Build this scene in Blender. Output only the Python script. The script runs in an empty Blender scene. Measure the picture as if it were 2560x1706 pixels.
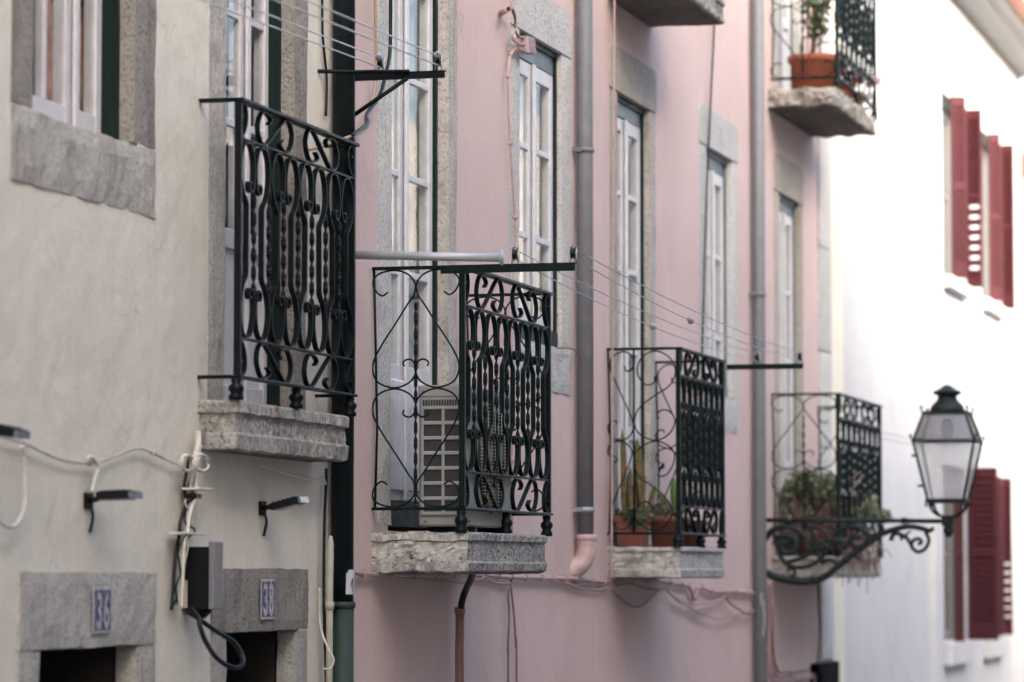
import bpy, bmesh, math, random
from mathutils import Vector, Matrix, noise as mnoise
random.seed(7)
SC = bpy.context.scene
COL = SC.collection
R = math.radians

# ------------------------------------------------------------------ camera, sky, sun, exposure
# The row of houses stands in the plane X = 0 and faces +X (the street); the street runs along Y.
EYE = Vector((3.97, 0.0, 2.90))
AZ, PITCH = R(14.837), R(3.833)
fwd = Vector((-math.sin(AZ) * math.cos(PITCH), math.cos(AZ) * math.cos(PITCH), math.sin(PITCH)))
rgt = Vector((math.cos(AZ), math.sin(AZ), 0))
upv = rgt.cross(fwd)
cd = bpy.data.cameras.new('camera')
cam = bpy.data.objects.new('camera', cd)
COL.objects.link(cam)
cam.matrix_world = Matrix(((rgt.x, upv.x, -fwd.x, EYE.x), (rgt.y, upv.y, -fwd.y, EYE.y), (rgt.z, upv.z, -fwd.z, EYE.z), (0, 0, 0, 1)))
cd.sensor_width = 36.0
cd.lens = 122.4
cd.clip_start, cd.clip_end = 0.1, 600
cd.dof.use_dof = True
cd.dof.focus_distance = 13.6
cd.dof.aperture_fstop = 2.8
SC.camera = cam

SUN = Vector((0.60, -0.52, 0.40)).normalized()
EL = math.asin(SUN.z)
ROT = math.atan2(SUN.x, SUN.y)
world = bpy.data.worlds.new('World')
SC.world = world
world.use_nodes = True
wt = world.node_tree
wt.nodes.clear()
wo = wt.nodes.new('ShaderNodeOutputWorld')
wb = wt.nodes.new('ShaderNodeBackground')
ws = wt.nodes.new('ShaderNodeTexSky')
ws.sky_type = 'NISHITA'
ws.sun_disc = False
ws.sun_elevation = EL
ws.sun_rotation = ROT
ws.air_density, ws.dust_density, ws.ozone_density = 1.0, 5.5, 1.3
wb.inputs['Strength'].default_value = 0.15
wt.links.new(ws.outputs[0], wb.inputs[0])
wt.links.new(wb.outputs[0], wo.inputs[0])
sd = bpy.data.lights.new('sun', 'SUN')
sd.energy = 1.0
sd.angle = R(10)
sd.color = (1.0, 0.94, 0.86)
so = bpy.data.objects.new('sun', sd)
COL.objects.link(so)
so.location = SUN * 60
so.rotation_euler = SUN.to_track_quat('Z', 'Y').to_euler()
vs = SC.view_settings
vs.view_transform = 'Standard'
vs.look = 'None'
vs.gamma = 1.0
vs.use_curve_mapping = False
vs.exposure = 2.68
SC.cycles.use_denoising = True
SC.cycles.max_bounces = 8
SC.cycles.diffuse_bounces = 5
SC.cycles.transparent_max_bounces = 24
SC.cycles.sample_clamp_indirect = 6.0


# ------------------------------------------------------------------ materials
def newmat(name):
    m = bpy.data.materials.new(name)
    m.use_nodes = True
    nt = m.node_tree
    b = nt.nodes['Principled BSDF']
    return m, nt, b


def rgba(c):
    return (c[0], c[1], c[2], 1.0)


def tex(nt, scale, detail=4, rough=0.55, stretch=(1, 1, 1)):
    tc = nt.nodes.new('ShaderNodeTexCoord')
    mp = nt.nodes.new('ShaderNodeMapping')
    mp.inputs['Scale'].default_value = stretch
    n = nt.nodes.new('ShaderNodeTexNoise')
    n.inputs['Scale'].default_value = scale
    n.inputs['Detail'].default_value = detail
    n.inputs['Roughness'].default_value = rough
    nt.links.new(tc.outputs['Object'], mp.inputs[0])
    nt.links.new(mp.outputs[0], n.inputs['Vector'])
    return n.outputs['Fac']


def ramp(nt, fac, stops):
    r = nt.nodes.new('ShaderNodeValToRGB')
    e = r.color_ramp.elements
    while len(e) < len(stops):
        e.new(0.5)
    for i, (p, c) in enumerate(stops):
        e[i].position = p
        e[i].color = rgba(c) if len(c) == 3 else c
    nt.links.new(fac, r.inputs[0])
    return r.outputs[0]


def mix(nt, fac, a, b, mode='MIX'):
    m = nt.nodes.new('ShaderNodeMix')
    m.data_type = 'RGBA'
    m.blend_type = mode
    for sock, v in ((m.inputs[0], fac), (m.inputs[6], a), (m.inputs[7], b)):
        if hasattr(v, 'is_linked'):
            nt.links.new(v, sock)
        elif isinstance(v, (int, float)):
            sock.default_value = v
        else:
            sock.default_value = rgba(v)
    return m.outputs[2]


def bump(nt, b, fac, strength=0.3, dist=0.01):
    k = nt.nodes.new('ShaderNodeBump')
    k.inputs['Strength'].default_value = strength
    k.inputs['Distance'].default_value = dist
    nt.links.new(fac, k.inputs['Height'])
    nt.links.new(k.outputs[0], b.inputs['Normal'])
    return k


def addh(nt, a, b, w=1.0):
    m = nt.nodes.new('ShaderNodeMath')
    m.operation = 'MULTIPLY_ADD'
    nt.links.new(b, m.inputs[0])
    m.inputs[1].default_value = w
    nt.links.new(a, m.inputs[2])
    return m.outputs[0]


def sc(c, f):
    return tuple(x * f for x in c)


def stucco(name, col, stain, amount=0.5, streak=0.35, bs=0.25, patch=0.3):
    m, nt, b = newmat(name)
    big = tex(nt, 1.6, 6, 0.6)
    f1 = ramp(nt, big, [(0.42, (0, 0, 0)), (0.75, (amount,) * 3)])
    c = mix(nt, f1, col, stain)
    st = tex(nt, 3.0, 5, 0.6, (1, 6, 0.35))
    f2 = ramp(nt, st, [(0.52, (0, 0, 0)), (0.8, (streak,) * 3)])
    c = mix(nt, f2, c, stain)
    pat = tex(nt, 0.9, 7, 0.68)
    c = mix(nt, ramp(nt, pat, [(0.5, (0, 0, 0)), (0.56, (patch,) * 3), (0.75, (patch,) * 3)]), c, sc(col, 1.12))
    spots = tex(nt, 11, 5, 0.65)
    c = mix(nt, ramp(nt, spots, [(0.64, (0, 0, 0)), (0.8, (patch * 0.9,) * 3)]), c, sc(stain, 0.9))
    tcv = nt.nodes.new('ShaderNodeTexCoord')
    dn = nt.nodes.new('ShaderNodeTexNoise')
    dn.inputs['Scale'].default_value = 5
    vm = nt.nodes.new('ShaderNodeVectorMath')
    vm.operation = 'MULTIPLY_ADD'
    vm.inputs[1].default_value = (0.35, 0.35, 0.35)
    nt.links.new(tcv.outputs['Object'], dn.inputs['Vector'])
    nt.links.new(dn.outputs['Color'], vm.inputs[0])
    nt.links.new(tcv.outputs['Object'], vm.inputs[2])
    vo = nt.nodes.new('ShaderNodeTexVoronoi')
    vo.feature = 'DISTANCE_TO_EDGE'
    vo.inputs['Scale'].default_value = 1.3
    nt.links.new(vm.outputs[0], vo.inputs['Vector'])
    crack = ramp(nt, vo.outputs['Distance'], [(0.0, (1, 1, 1)), (0.006, (0, 0, 0))])
    cm = ramp(nt, tex(nt, 2.2, 3), [(0.52, (0, 0, 0)), (0.62, (0.45, 0.45, 0.45))])
    c = mix(nt, mix(nt, 1.0, crack, cm, 'MULTIPLY'), c, sc(stain, 0.45))
    fine = tex(nt, 60, 4, 0.6)
    c = mix(nt, 0.25, c, ramp(nt, fine, [(0.3, sc(col, 0.8)), (0.7, sc(col, 1.12))]))
    nt.links.new(c, b.inputs['Base Color'])
    b.inputs['Roughness'].default_value = 0.85
    b.inputs['Specular IOR Level'].default_value = 0.25
    und = tex(nt, 7, 4, 0.5)
    bump(nt, b, addh(nt, und, fine, 0.12), bs, 0.03)
    return m


def stone(name, light, dark, speck=110, stain_amt=0.6, stain=(0.10, 0.09, 0.08), bs=0.6, streak=(1, 1, 1), thr=(0.40, 0.62)):
    m, nt, b = newmat(name)
    sp = tex(nt, speck, 5, 0.7)
    c = ramp(nt, sp, [(thr[0] - 0.06, dark), (thr[0] + 0.06, sc(light, 0.85)), (thr[1], light), (0.8, sc(light, 1.15))])
    bg = tex(nt, 5, 6, 0.65, streak)
    f = ramp(nt, bg, [(0.48, (0, 0, 0)), (0.78, (stain_amt,) * 3)])
    c = mix(nt, f, c, stain)
    pt = tex(nt, 14, 5, 0.6)
    c = mix(nt, ramp(nt, pt, [(0.55, (0, 0, 0)), (0.75, (0.35,) * 3)]), c, (light[0] * 1.0, light[1] * 0.92, light[2] * 0.80))
    drip = tex(nt, 6, 5, 0.6, (1, 5, 0.35))
    c = mix(nt, ramp(nt, drip, [(0.55, (0, 0, 0)), (0.72, (stain_amt * 0.7,) * 3)]), c, sc(stain, 0.8))
    oi = nt.nodes.new('ShaderNodeObjectInfo')
    c = mix(nt, 1.0, c, ramp(nt, oi.outputs['Random'], [(0.0, (0.88, 0.88, 0.88)), (0.5, (0.98, 0.965, 0.94)), (1.0, (1.05, 1.05, 1.045))]), 'MULTIPLY')
    nt.links.new(c, b.inputs['Base Color'])
    b.inputs['Roughness'].default_value = 0.9
    b.inputs['Specular IOR Level'].default_value = 0.2
    bump(nt, b, addh(nt, sp, tex(nt, 28, 4, 0.6), 1.2), bs, 0.008)
    return m


def paint(name, col, rough=0.45, var=0.25, wear=None, wear_amt=0.0, bs=0.08, scale=25, metallic=0.0, spec=0.5, thr=(0.6, 0.72)):
    m, nt, b = newmat(name)
    n = tex(nt, scale, 5, 0.6)
    c = ramp(nt, n, [(0.3, sc(col, 1 - var)), (0.7, sc(col, 1 + var))])
    if wear:
        w = tex(nt, scale * 2.3, 6, 0.7)
        c = mix(nt, ramp(nt, w, [(thr[0], (0, 0, 0)), (thr[1], (wear_amt,) * 3)]), c, wear)
    nt.links.new(c, b.inputs['Base Color'])
    rr = ramp(nt, n, [(0.3, (rough * 0.8,) * 3), (0.7, (min(1, rough * 1.25),) * 3)])
    nt.links.new(rr, b.inputs['Roughness'])
    b.inputs['Metallic'].default_value = metallic
    b.inputs['Specular IOR Level'].default_value = spec
    bump(nt, b, tex(nt, 120, 3), bs, 0.004)
    return m


def glass(name, tint=(0.92, 0.95, 0.95), rough=0.01):
    m, nt, b = newmat(name)
    out = nt.nodes['Material Output']
    tr = nt.nodes.new('ShaderNodeBsdfTransparent')
    tr.inputs[0].default_value = rgba(tint)
    gl = nt.nodes.new('ShaderNodeBsdfGlossy')
    gl.inputs['Roughness'].default_value = rough
    fr = nt.nodes.new('ShaderNodeFresnel')
    ge = nt.nodes.new('ShaderNodeNewGeometry')
    mr = nt.nodes.new('ShaderNodeMapRange')
    mr.inputs['To Min'].default_value = 1.52
    mr.inputs['To Max'].default_value = 1 / 1.52
    nt.links.new(ge.outputs['Backfacing'], mr.inputs['Value'])
    nt.links.new(mr.outputs[0], fr.inputs[0])
    mx = nt.nodes.new('ShaderNodeMixShader')
    bp = nt.nodes.new('ShaderNodeBump')
    bp.inputs['Strength'].default_value = 0.03
    bp.inputs['Distance'].default_value = 0.02
    nt.links.new(tex(nt, 3, 2), bp.inputs['Height'])
    nt.links.new(bp.outputs[0], gl.inputs['Normal'])
    nt.links.new(fr.outputs[0], mx.inputs[0])
    nt.links.new(tr.outputs[0], mx.inputs[1])
    nt.links.new(gl.outputs[0], mx.inputs[2])
    nt.links.new(mx.outputs[0], out.inputs[0])
    return m


def milky(name, col, clear):
    m, nt, b = newmat(name)
    out = nt.nodes['Material Output']
    tr = nt.nodes.new('ShaderNodeBsdfTransparent')
    df = nt.nodes.new('ShaderNodeBsdfDiffuse')
    tl = nt.nodes.new('ShaderNodeBsdfTranslucent')
    gl = nt.nodes.new('ShaderNodeBsdfGlossy')
    gl.inputs['Roughness'].default_value = 0.12
    n = tex(nt, 9, 4)
    c = ramp(nt, n, [(0.3, sc(col, 0.8)), (0.7, col)])
    nt.links.new(c, df.inputs[0])
    nt.links.new(c, tl.inputs[0])
    a = nt.nodes.new('ShaderNodeMixShader')
    a.inputs[0].default_value = 0.5
    nt.links.new(df.outputs[0], a.inputs[1])
    nt.links.new(tl.outputs[0], a.inputs[2])
    bb = nt.nodes.new('ShaderNodeMixShader')
    bb.inputs[0].default_value = clear
    nt.links.new(a.outputs[0], bb.inputs[1])
    nt.links.new(tr.outputs[0], bb.inputs[2])
    cc = nt.nodes.new('ShaderNodeMixShader')
    cc.inputs[0].default_value = 0.06
    nt.links.new(bb.outputs[0], cc.inputs[1])
    nt.links.new(gl.outputs[0], cc.inputs[2])
    nt.links.new(cc.outputs[0], out.inputs[0])
    return m


M = {}
M['cream'] = stucco('cream_stucco', (0.64, 0.59, 0.50), (0.44, 0.39, 0.32), 0.45, 0.35, 0.4, 0.22)
M['pink'] = stucco('pink_stucco', (0.575, 0.445, 0.415), (0.47, 0.34, 0.30), 0.6, 0.5, 0.2, 0.3)
M['white'] = stucco('white_stucco', (0.56, 0.56, 0.56), (0.43, 0.42, 0.41), 0.6, 0.5, 0.3)
M['cornice'] = stucco('cornice_render', (0.42, 0.42, 0.415), (0.4, 0.39, 0.38), 0.5, 0.3, 0.2)  # greyer than the wall: the eave's shade is put into the colour
M['creamstrip'] = stucco('cream_strip', (0.70, 0.67, 0.56), (0.6, 0.56, 0.46), 0.3, 0.3, 0.1)
M['ochre'] = stucco('far_stucco', (0.42, 0.30, 0.22), (0.3, 0.2, 0.15))
M['oppo'] = stucco('opposite_stucco', (0.46, 0.45, 0.43), (0.38, 0.36, 0.34))
M['limestone'] = stone('limestone', (0.46, 0.435, 0.40), (0.19, 0.17, 0.15), 80, 0.75, (0.19, 0.165, 0.14))
M['lime_pale'] = stone('pale_limestone', (0.60, 0.595, 0.575), (0.2, 0.185, 0.165), 85, 0.35, (0.30, 0.285, 0.26))
M['lime_dirty'] = stone('weathered_limestone', (0.33, 0.30, 0.265), (0.10, 0.09, 0.08), 80, 0.85, (0.11, 0.095, 0.08), 0.8, (1, 1.6, 0.5))
M['lime_warm'] = stone('warm_limestone', (0.44, 0.405, 0.355), (0.2, 0.17, 0.13), 90, 0.5, (0.22, 0.18, 0.14), 0.5)
M['slab'] = stone('slab_stone', (0.42, 0.40, 0.365), (0.10, 0.09, 0.08), 65, 0.95, (0.06, 0.053, 0.047), 1.0, (1, 1.5, 0.8), (0.42, 0.6))
M['slab_front'] = stone('tooled_slab_front', (0.44, 0.425, 0.40), (0.07, 0.067, 0.063), 70, 0.6, (0.12, 0.11, 0.10), 1.0, (1, 2, 0.6), (0.455, 0.60))
M['slab_front2'] = stone('pale_slab_front', (0.46, 0.45, 0.43), (0.16, 0.155, 0.15), 60, 0.5, (0.2, 0.19, 0.18), 0.8, (1, 2, 0.5))
M['slab_side'] = stone('broken_slab_side', (0.44, 0.42, 0.385), (0.15, 0.13, 0.11), 26, 0.9, (0.09, 0.075, 0.062), 1.0, (1, 1, 1), (0.33, 0.5))
M['iron'] = paint('green_black_iron', (0.003, 0.0085, 0.0080), 0.42, 0.4, (0.02, 0.03, 0.026), 0.3, 0.12, 30, 0.0, 0.14)
M['iron_dark'] = paint('blue_black_iron', (0.003, 0.005, 0.006), 0.42, 0.3, (0.02, 0.022, 0.025), 0.3, 0.1, 30, 0.0, 0.14)
M['lampiron'] = paint('lamp_iron', (0.010, 0.017, 0.0155), 0.55, 0.3, (0.04, 0.05, 0.045), 0.3, 0.15, 20, 0.0, 0.25)
M['black_pipe'] = paint('dark_green_pipe', (0.003, 0.0065, 0.0075), 0.4, 0.3, (0.2, 0.2, 0.2), 0.6, 0.05, 22, 0, 0.3, (0.78, 0.8))
M['green_pipe'] = paint('faded_green_pipe', (0.010, 0.026, 0.017), 0.6, 0.25, (0.02, 0.04, 0.04), 0.7, 0.05, 9)
M['grey_pipe'] = paint('grey_pipe', (0.145, 0.15, 0.158), 0.5, 0.14, (0.10, 0.10, 0.11), 0.4, 0.06, 14)
M['zinc'] = paint('zinc', (0.30, 0.31, 0.34), 0.45, 0.15, None, 0, 0.05, 20, 0.3)
M['pole'] = paint('painted_pole', (0.33, 0.34, 0.36), 0.4, 0.1, None, 0, 0.04, 20, 0.2)
M['pinkpaint'] = paint('pink_paint', (0.46, 0.32, 0.305), 0.55, 0.18, (0.3, 0.17, 0.15), 0.5, 0.1, 20)
M['pinkbrown'] = paint('pink_brown_pipe', (0.26, 0.135, 0.115), 0.6, 0.15, (0.16, 0.09, 0.08), 0.5, 0.06, 12)
M['whitepaint'] = paint('white_frame_paint', (0.56, 0.555, 0.565), 0.45, 0.10, (0.42, 0.40, 0.37), 0.5, 0.05, 15)
M['oldwhite'] = paint('old_white_frame', (0.52, 0.50, 0.51), 0.5, 0.10, (0.4, 0.35, 0.3), 0.5, 0.08, 20)
M['alu'] = paint('ribbed_aluminium', (0.62, 0.64, 0.70), 0.35, 0.08, None, 0, 0.03, 15, 0.4)
M['greenframe'] = paint('dark_green_frame', (0.003, 0.012, 0.0105), 0.5, 0.25, None, 0, 0.05, 15, 0.0, 0.2)
M['blueboard'] = paint('blue_grey_board', (0.12, 0.145, 0.165), 0.5, 0.2, None, 0, 0.05, 12)
M['redshutter'] = paint('dark_red_shutter', (0.068, 0.0175, 0.023), 0.6, 0.2, (0.2, 0.05, 0.05), 0.3, 0.06, 18, 0.0, 0.15)
M['redslat'] = paint('dark_red_slat', (0.060, 0.0155, 0.020), 0.6, 0.2, None, 0, 0.05, 18, 0.0, 0.15)
M['terracotta'] = paint('terracotta', (0.33, 0.105, 0.06), 0.75, 0.15, (0.4, 0.26, 0.2), 0.4, 0.1, 14)
M['rooftile'] = paint('roof_tile', (0.15, 0.075, 0.05), 0.85, 0.3, (0.2, 0.12, 0.08), 0.5, 0.1, 6)
M['acwhite'] = paint('ac_casing', (0.27, 0.265, 0.245), 0.5, 0.06, (0.3, 0.27, 0.22), 0.4, 0.03, 9, 0, 0.4, (0.62, 0.8))
M['acdark'] = paint('ac_fins', (0.02, 0.02, 0.021), 0.6, 0.3, None, 0, 0.1, 90)
M['fanwire'] = paint('fan_wire', (0.26, 0.23, 0.19), 0.5, 0.2, (0.25, 0.13, 0.07), 0.5)
M['blackplastic'] = paint('black_plastic', (0.004, 0.004, 0.0045), 0.5, 0.2, None, 0, 0.05, 20, 0.0, 0.2)
M['plastic_and_shade'] = paint('grey_plastic_and_shade', (0.15, 0.148, 0.15), 0.5, 0.12)
M['lens'] = paint('lamp_lens', (0.14, 0.15, 0.18), 0.2, 0.05)
M['cable_white'] = paint('white_cable', (0.52, 0.48, 0.41), 0.55, 0.15, (0.3, 0.24, 0.17), 0.5, 0.05, 30)
M['oldcream'] = paint('old_cream_pvc', (0.36, 0.335, 0.26), 0.6, 0.15, (0.25, 0.2, 0.14), 0.5, 0.05, 14)
M['matt_black'] = paint('matt_black', (0.003, 0.003, 0.003), 0.8, 0.2, None, 0, 0.05, 20, 0.0, 0.05)
M['darkterra'] = paint('dark_terracotta', (0.19, 0.062, 0.04), 0.75, 0.2, (0.35, 0.25, 0.2), 0.4, 0.1, 16)  # darker tone of terracotta for pots on the lower balconies
M['agave'] = paint('agave_leaf', (0.13, 0.20, 0.045), 0.5, 0.35, (0.2, 0.16, 0.05), 0.5, 0.05, 14)
M['slab_under'] = stone('dark_slab_underside', (0.17, 0.15, 0.13), (0.06, 0.05, 0.045), 40, 0.8, (0.07, 0.055, 0.05), 0.8)  # darker stone colour for the undersides of the slabs
M['cable_rope'] = paint('old_rope_cable', (0.42, 0.385, 0.33), 0.7, 0.3, (0.3, 0.16, 0.07), 0.6, 0.1, 16)
M['cable_black'] = paint('black_cable', (0.004, 0.004, 0.005), 0.4, 0.1, None, 0, 0.02, 20, 0.0, 0.3)
M['cable_tan'] = paint('tan_cable', (0.30, 0.225, 0.15), 0.55, 0.1)
M['cable_pink'] = paint('pink_cable', (0.40, 0.265, 0.25), 0.6, 0.15)
M['cable_brown'] = paint('brown_cable', (0.20, 0.125, 0.11), 0.6, 0.15)
M['wire'] = paint('steel_wire', (0.30, 0.29, 0.29), 0.4, 0.1, None, 0, 0, 20, 0.5)
M['wire_pale'] = paint('pale_plastic_wire', (0.5, 0.48, 0.5), 0.5, 0.1)
M['steel'] = paint('worn_steel', (0.38, 0.37, 0.37), 0.35, 0.3, (0.1, 0.07, 0.05), 0.5, 0.1, 40, 0.8)
M['enamel'] = paint('blue_enamel', (0.05, 0.038, 0.11), 0.25, 0.15)
M['enamelwhite'] = paint('white_enamel', (0.34, 0.33, 0.35), 0.25, 0.05)
M['paper'] = paint('paper', (0.40, 0.40, 0.43), 0.8, 0.04)
M['ink_brown'] = paint('brown_ink', (0.16, 0.07, 0.04), 0.8, 0.3)
M['ink_grey'] = paint('grey_ink', (0.2, 0.22, 0.25), 0.8, 0.1)
M['dark'] = paint('dark_interior', (0.012, 0.011, 0.010), 0.9, 0.2)
M['room'] = paint('room_wall', (0.10, 0.095, 0.09), 0.9, 0.2)
M['door_and_shade'] = paint('dark_door_and_shade', (0.018, 0.012, 0.009), 0.6, 0.4)
M['cushion'] = paint('patterned_cloth', (0.26, 0.115, 0.085), 0.9, 0.5, (0.30, 0.22, 0.11), 0.9, 0.05, 9, 0, 0.2, (0.5, 0.56))
M['curtain'] = paint('lace_curtain', (0.24, 0.24, 0.242), 0.9, 0.08)
M['street'] = stone('street_cobbles', (0.30, 0.285, 0.265), (0.06, 0.06, 0.06), 14, 0.4)
M['pavement'] = stone('pavement_stone', (0.50, 0.475, 0.44), (0.2, 0.19, 0.18), 16, 0.4)
M['leaf'] = paint('leaf_green', (0.055, 0.10, 0.03), 0.5, 0.45, (0.12, 0.14, 0.05), 0.6, 0.05, 12)
M['leaf_dark'] = paint('ivy_green', (0.06, 0.105, 0.045), 0.5, 0.4, (0.17, 0.2, 0.14), 0.5, 0.05, 18)
M['leaf_pale'] = paint('sage_leaf', (0.125, 0.145, 0.07), 0.6, 0.45, (0.22, 0.235, 0.155), 0.5, 0.05, 9)
M['cactus'] = paint('cactus_skin', (0.07, 0.085, 0.03), 0.55, 0.45, (0.26, 0.10, 0.03), 0.85, 0.1, 14, 0, 0.4, (0.45, 0.62))
M['twig'] = paint('dry_twig', (0.17, 0.105, 0.08), 0.9, 0.35)
M['soil'] = paint('soil', (0.03, 0.02, 0.015), 0.95, 0.3)
M['yellow'] = paint('yellow_flower', (0.65, 0.38, 0.03), 0.6, 0.25)
M['yellowpot'] = paint('yellow_pot', (0.62, 0.36, 0.06), 0.5, 0.12)
M['flower'] = paint('mauve_flower', (0.36, 0.22, 0.26), 0.7, 0.3)
M['pane'] = glass('window_glass', (0.94, 0.96, 0.96), 0.06)
M['lampglass'] = milky('lantern_glass', (0.94, 0.94, 0.92), 0.60)
M['lampglass_top'] = milky('grey_lantern_glass', (0.20, 0.20, 0.20), 0.35)  # roof panes of the lantern are greyer and less clear


# ------------------------------------------------------------------ geometry helpers
class MB:
    def __init__(s):
        s.v, s.f, s.sm = [], [], []

    def add(s, verts, faces, smooth=False):
        o = len(s.v)
        s.v += [tuple(p) for p in verts]
        s.f += [tuple(i + o for i in f) for f in faces]
        s.sm += [smooth] * len(faces)
        return s

    def box(s, x0, x1, y0, y1, z0, z1):
        v = [(x, y, z) for x in (x0, x1) for y in (y0, y1) for z in (z0, z1)]
        return s.add(v, [(0, 1, 3, 2), (4, 6, 7, 5), (0, 4, 5, 1), (2, 3, 7, 6), (0, 2, 6, 4), (1, 5, 7, 3)])

    def bbox(s, x0, x1, y0, y1, z0, z1, b=0.004):
        """box with small chamfered edges"""
        bm = bmesh.new()
        bmesh.ops.create_cube(bm, size=1.0)
        for vv in bm.verts:
            vv.co = Vector(((x0 + x1) / 2 + vv.co.x * (x1 - x0), (y0 + y1) / 2 + vv.co.y * (y1 - y0), (z0 + z1) / 2 + vv.co.z * (z1 - z0)))
        bmesh.ops.bevel(bm, geom=bm.edges[:], offset=b, segments=1, affect='EDGES')
        bm.verts.index_update()
        s.add([tuple(p.co) for p in bm.verts], [[q.index for q in f.verts] for f in bm.faces])
        bm.free()
        return s

    def obox(s, c, ax, ay, az, hx, hy, hz):
        c = Vector(c)
        v = [c + ax * (i * hx) + ay * (j * hy) + az * (k * hz) for i in (-1, 1) for j in (-1, 1) for k in (-1, 1)]
        return s.add(v, [(0, 1, 3, 2), (4, 6, 7, 5), (0, 4, 5, 1), (2, 3, 7, 6), (0, 2, 6, 4), (1, 5, 7, 3)])

    def prism(s, poly, axis, a, b):
        """poly: 2-D points; axis 'x': poly in (y,z); 'y': poly in (x,z); 'z': poly in (x,y)"""
        def P(p, t):
            return (t, p[0], p[1]) if axis == 'x' else (p[0], t, p[1]) if axis == 'y' else (p[0], p[1], t)
        n = len(poly)
        v = [P(p, a) for p in poly] + [P(p, b) for p in poly]
        f = [tuple(range(n)), tuple(range(2 * n - 1, n - 1, -1))] + [(i, (i + 1) % n, n + (i + 1) % n, n + i) for i in range(n)]
        return s.add(v, f)

    def tube(s, pts, r, n=8, caps=True, closed=False):
        pts = [Vector(p) for p in pts]
        m = len(pts)
        rad = r if isinstance(r, (list, tuple)) else [r] * m
        ref = None
        vs_, fs = [], []
        for i, p in enumerate(pts):
            a = pts[i - 1] if (i or closed) else pts[0]
            b = pts[(i + 1) % m] if (i < m - 1 or closed) else pts[-1]
            t = (b - a)
            if t.length < 1e-9:
                t = Vector((0, 0, 1))
            t.normalize()
            if ref is None:
                ref = Vector((0, 0, 1)) if abs(t.z) < 0.9 else Vector((1, 0, 0))
            u = ref - t * ref.dot(t)
            if u.length < 1e-6:
                u = t.orthogonal()
            u.normalize()
            w = t.cross(u)
            ref = u
            for k in range(n):
                q = 2 * math.pi * k / n
                vs_.append(p + (u * math.cos(q) + w * math.sin(q)) * rad[i])
        last = m if closed else m - 1
        for i in range(last):
            j = (i + 1) % m
            for k in range(n):
                fs.append((i * n + k, i * n + (k + 1) % n, j * n + (k + 1) % n, j * n + k))
        s.add(vs_, fs, True)
        if caps and not closed:
            o = len(s.v) - len(vs_)
            s.f.append(tuple(o + k for k in range(n - 1, -1, -1)))
            s.f.append(tuple(o + (m - 1) * n + k for k in range(n)))
            s.sm += [False, False]
        return s

    def lathe(s, prof, c, n=16, axis='z'):
        """prof: (radius, height)"""
        vs_, fs = [], []
        for r, h in prof:
            for k in range(n):
                q = 2 * math.pi * k / n
                a, b = r * math.cos(q), r * math.sin(q)
                vs_.append((c[0] + a, c[1] + b, c[2] + h) if axis == 'z' else (c[0] + h, c[1] + a, c[2] + b) if axis == 'x' else (c[0] + a, c[1] + h, c[2] + b))
        for i in range(len(prof) - 1):
            for k in range(n):
                fs.append((i * n + k, i * n + (k + 1) % n, (i + 1) * n + (k + 1) % n, (i + 1) * n + k))
        m = len(prof)
        fs.append(tuple(range(n - 1, -1, -1)))
        fs.append(tuple((m - 1) * n + k for k in range(n)))
        return s.add(vs_, fs, True)

    def flat(s, path, x0, x1, t):
        """flat bar: path in the (y,z) plane, wide from x0 to x1, thickness t in the plane"""
        m = len(path)
        vs_, fs = [], []
        for i in range(m):
            a, b = path[max(0, i - 1)], path[min(m - 1, i + 1)]
            dy, dz = b[0] - a[0], b[1] - a[1]
            L = math.hypot(dy, dz) or 1
            ny, nz = -dz / L * t / 2, dy / L * t / 2
            y, z = path[i]
            vs_ += [(x0, y + ny, z + nz), (x1, y + ny, z + nz), (x1, y - ny, z - nz), (x0, y - ny, z - nz)]
        for i in range(m - 1):
            for k in range(4):
                fs.append((i * 4 + k, i * 4 + (k + 1) % 4, i * 4 + 4 + (k + 1) % 4, i * 4 + 4 + k))
        fs += [(3, 2, 1, 0), tuple((m - 1) * 4 + k for k in range(4))]
        return s.add(vs_, fs)

    def twist(s, x, y, z0, z1, w=0.016, t=0.0055, half=0.06):
        n = max(8, int((z1 - z0) / half * 8))
        vs_, fs = [], []
        for i in range(n + 1):
            z = z0 + (z1 - z0) * i / n
            a = math.pi * (z - z0) / half
            ca, sa = math.cos(a), math.sin(a)
            for p, q in ((-w / 2, -t / 2), (w / 2, -t / 2), (w / 2, t / 2), (-w / 2, t / 2)):
                vs_.append((x + p * ca - q * sa, y + p * sa + q * ca, z))
        for i in range(n):
            for k in range(4):
                fs.append((i * 4 + k, i * 4 + (k + 1) % 4, i * 4 + 4 + (k + 1) % 4, i * 4 + 4 + k))
        fs += [(3, 2, 1, 0), tuple(n * 4 + k for k in range(4))]
        return s.add(vs_, fs)

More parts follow.
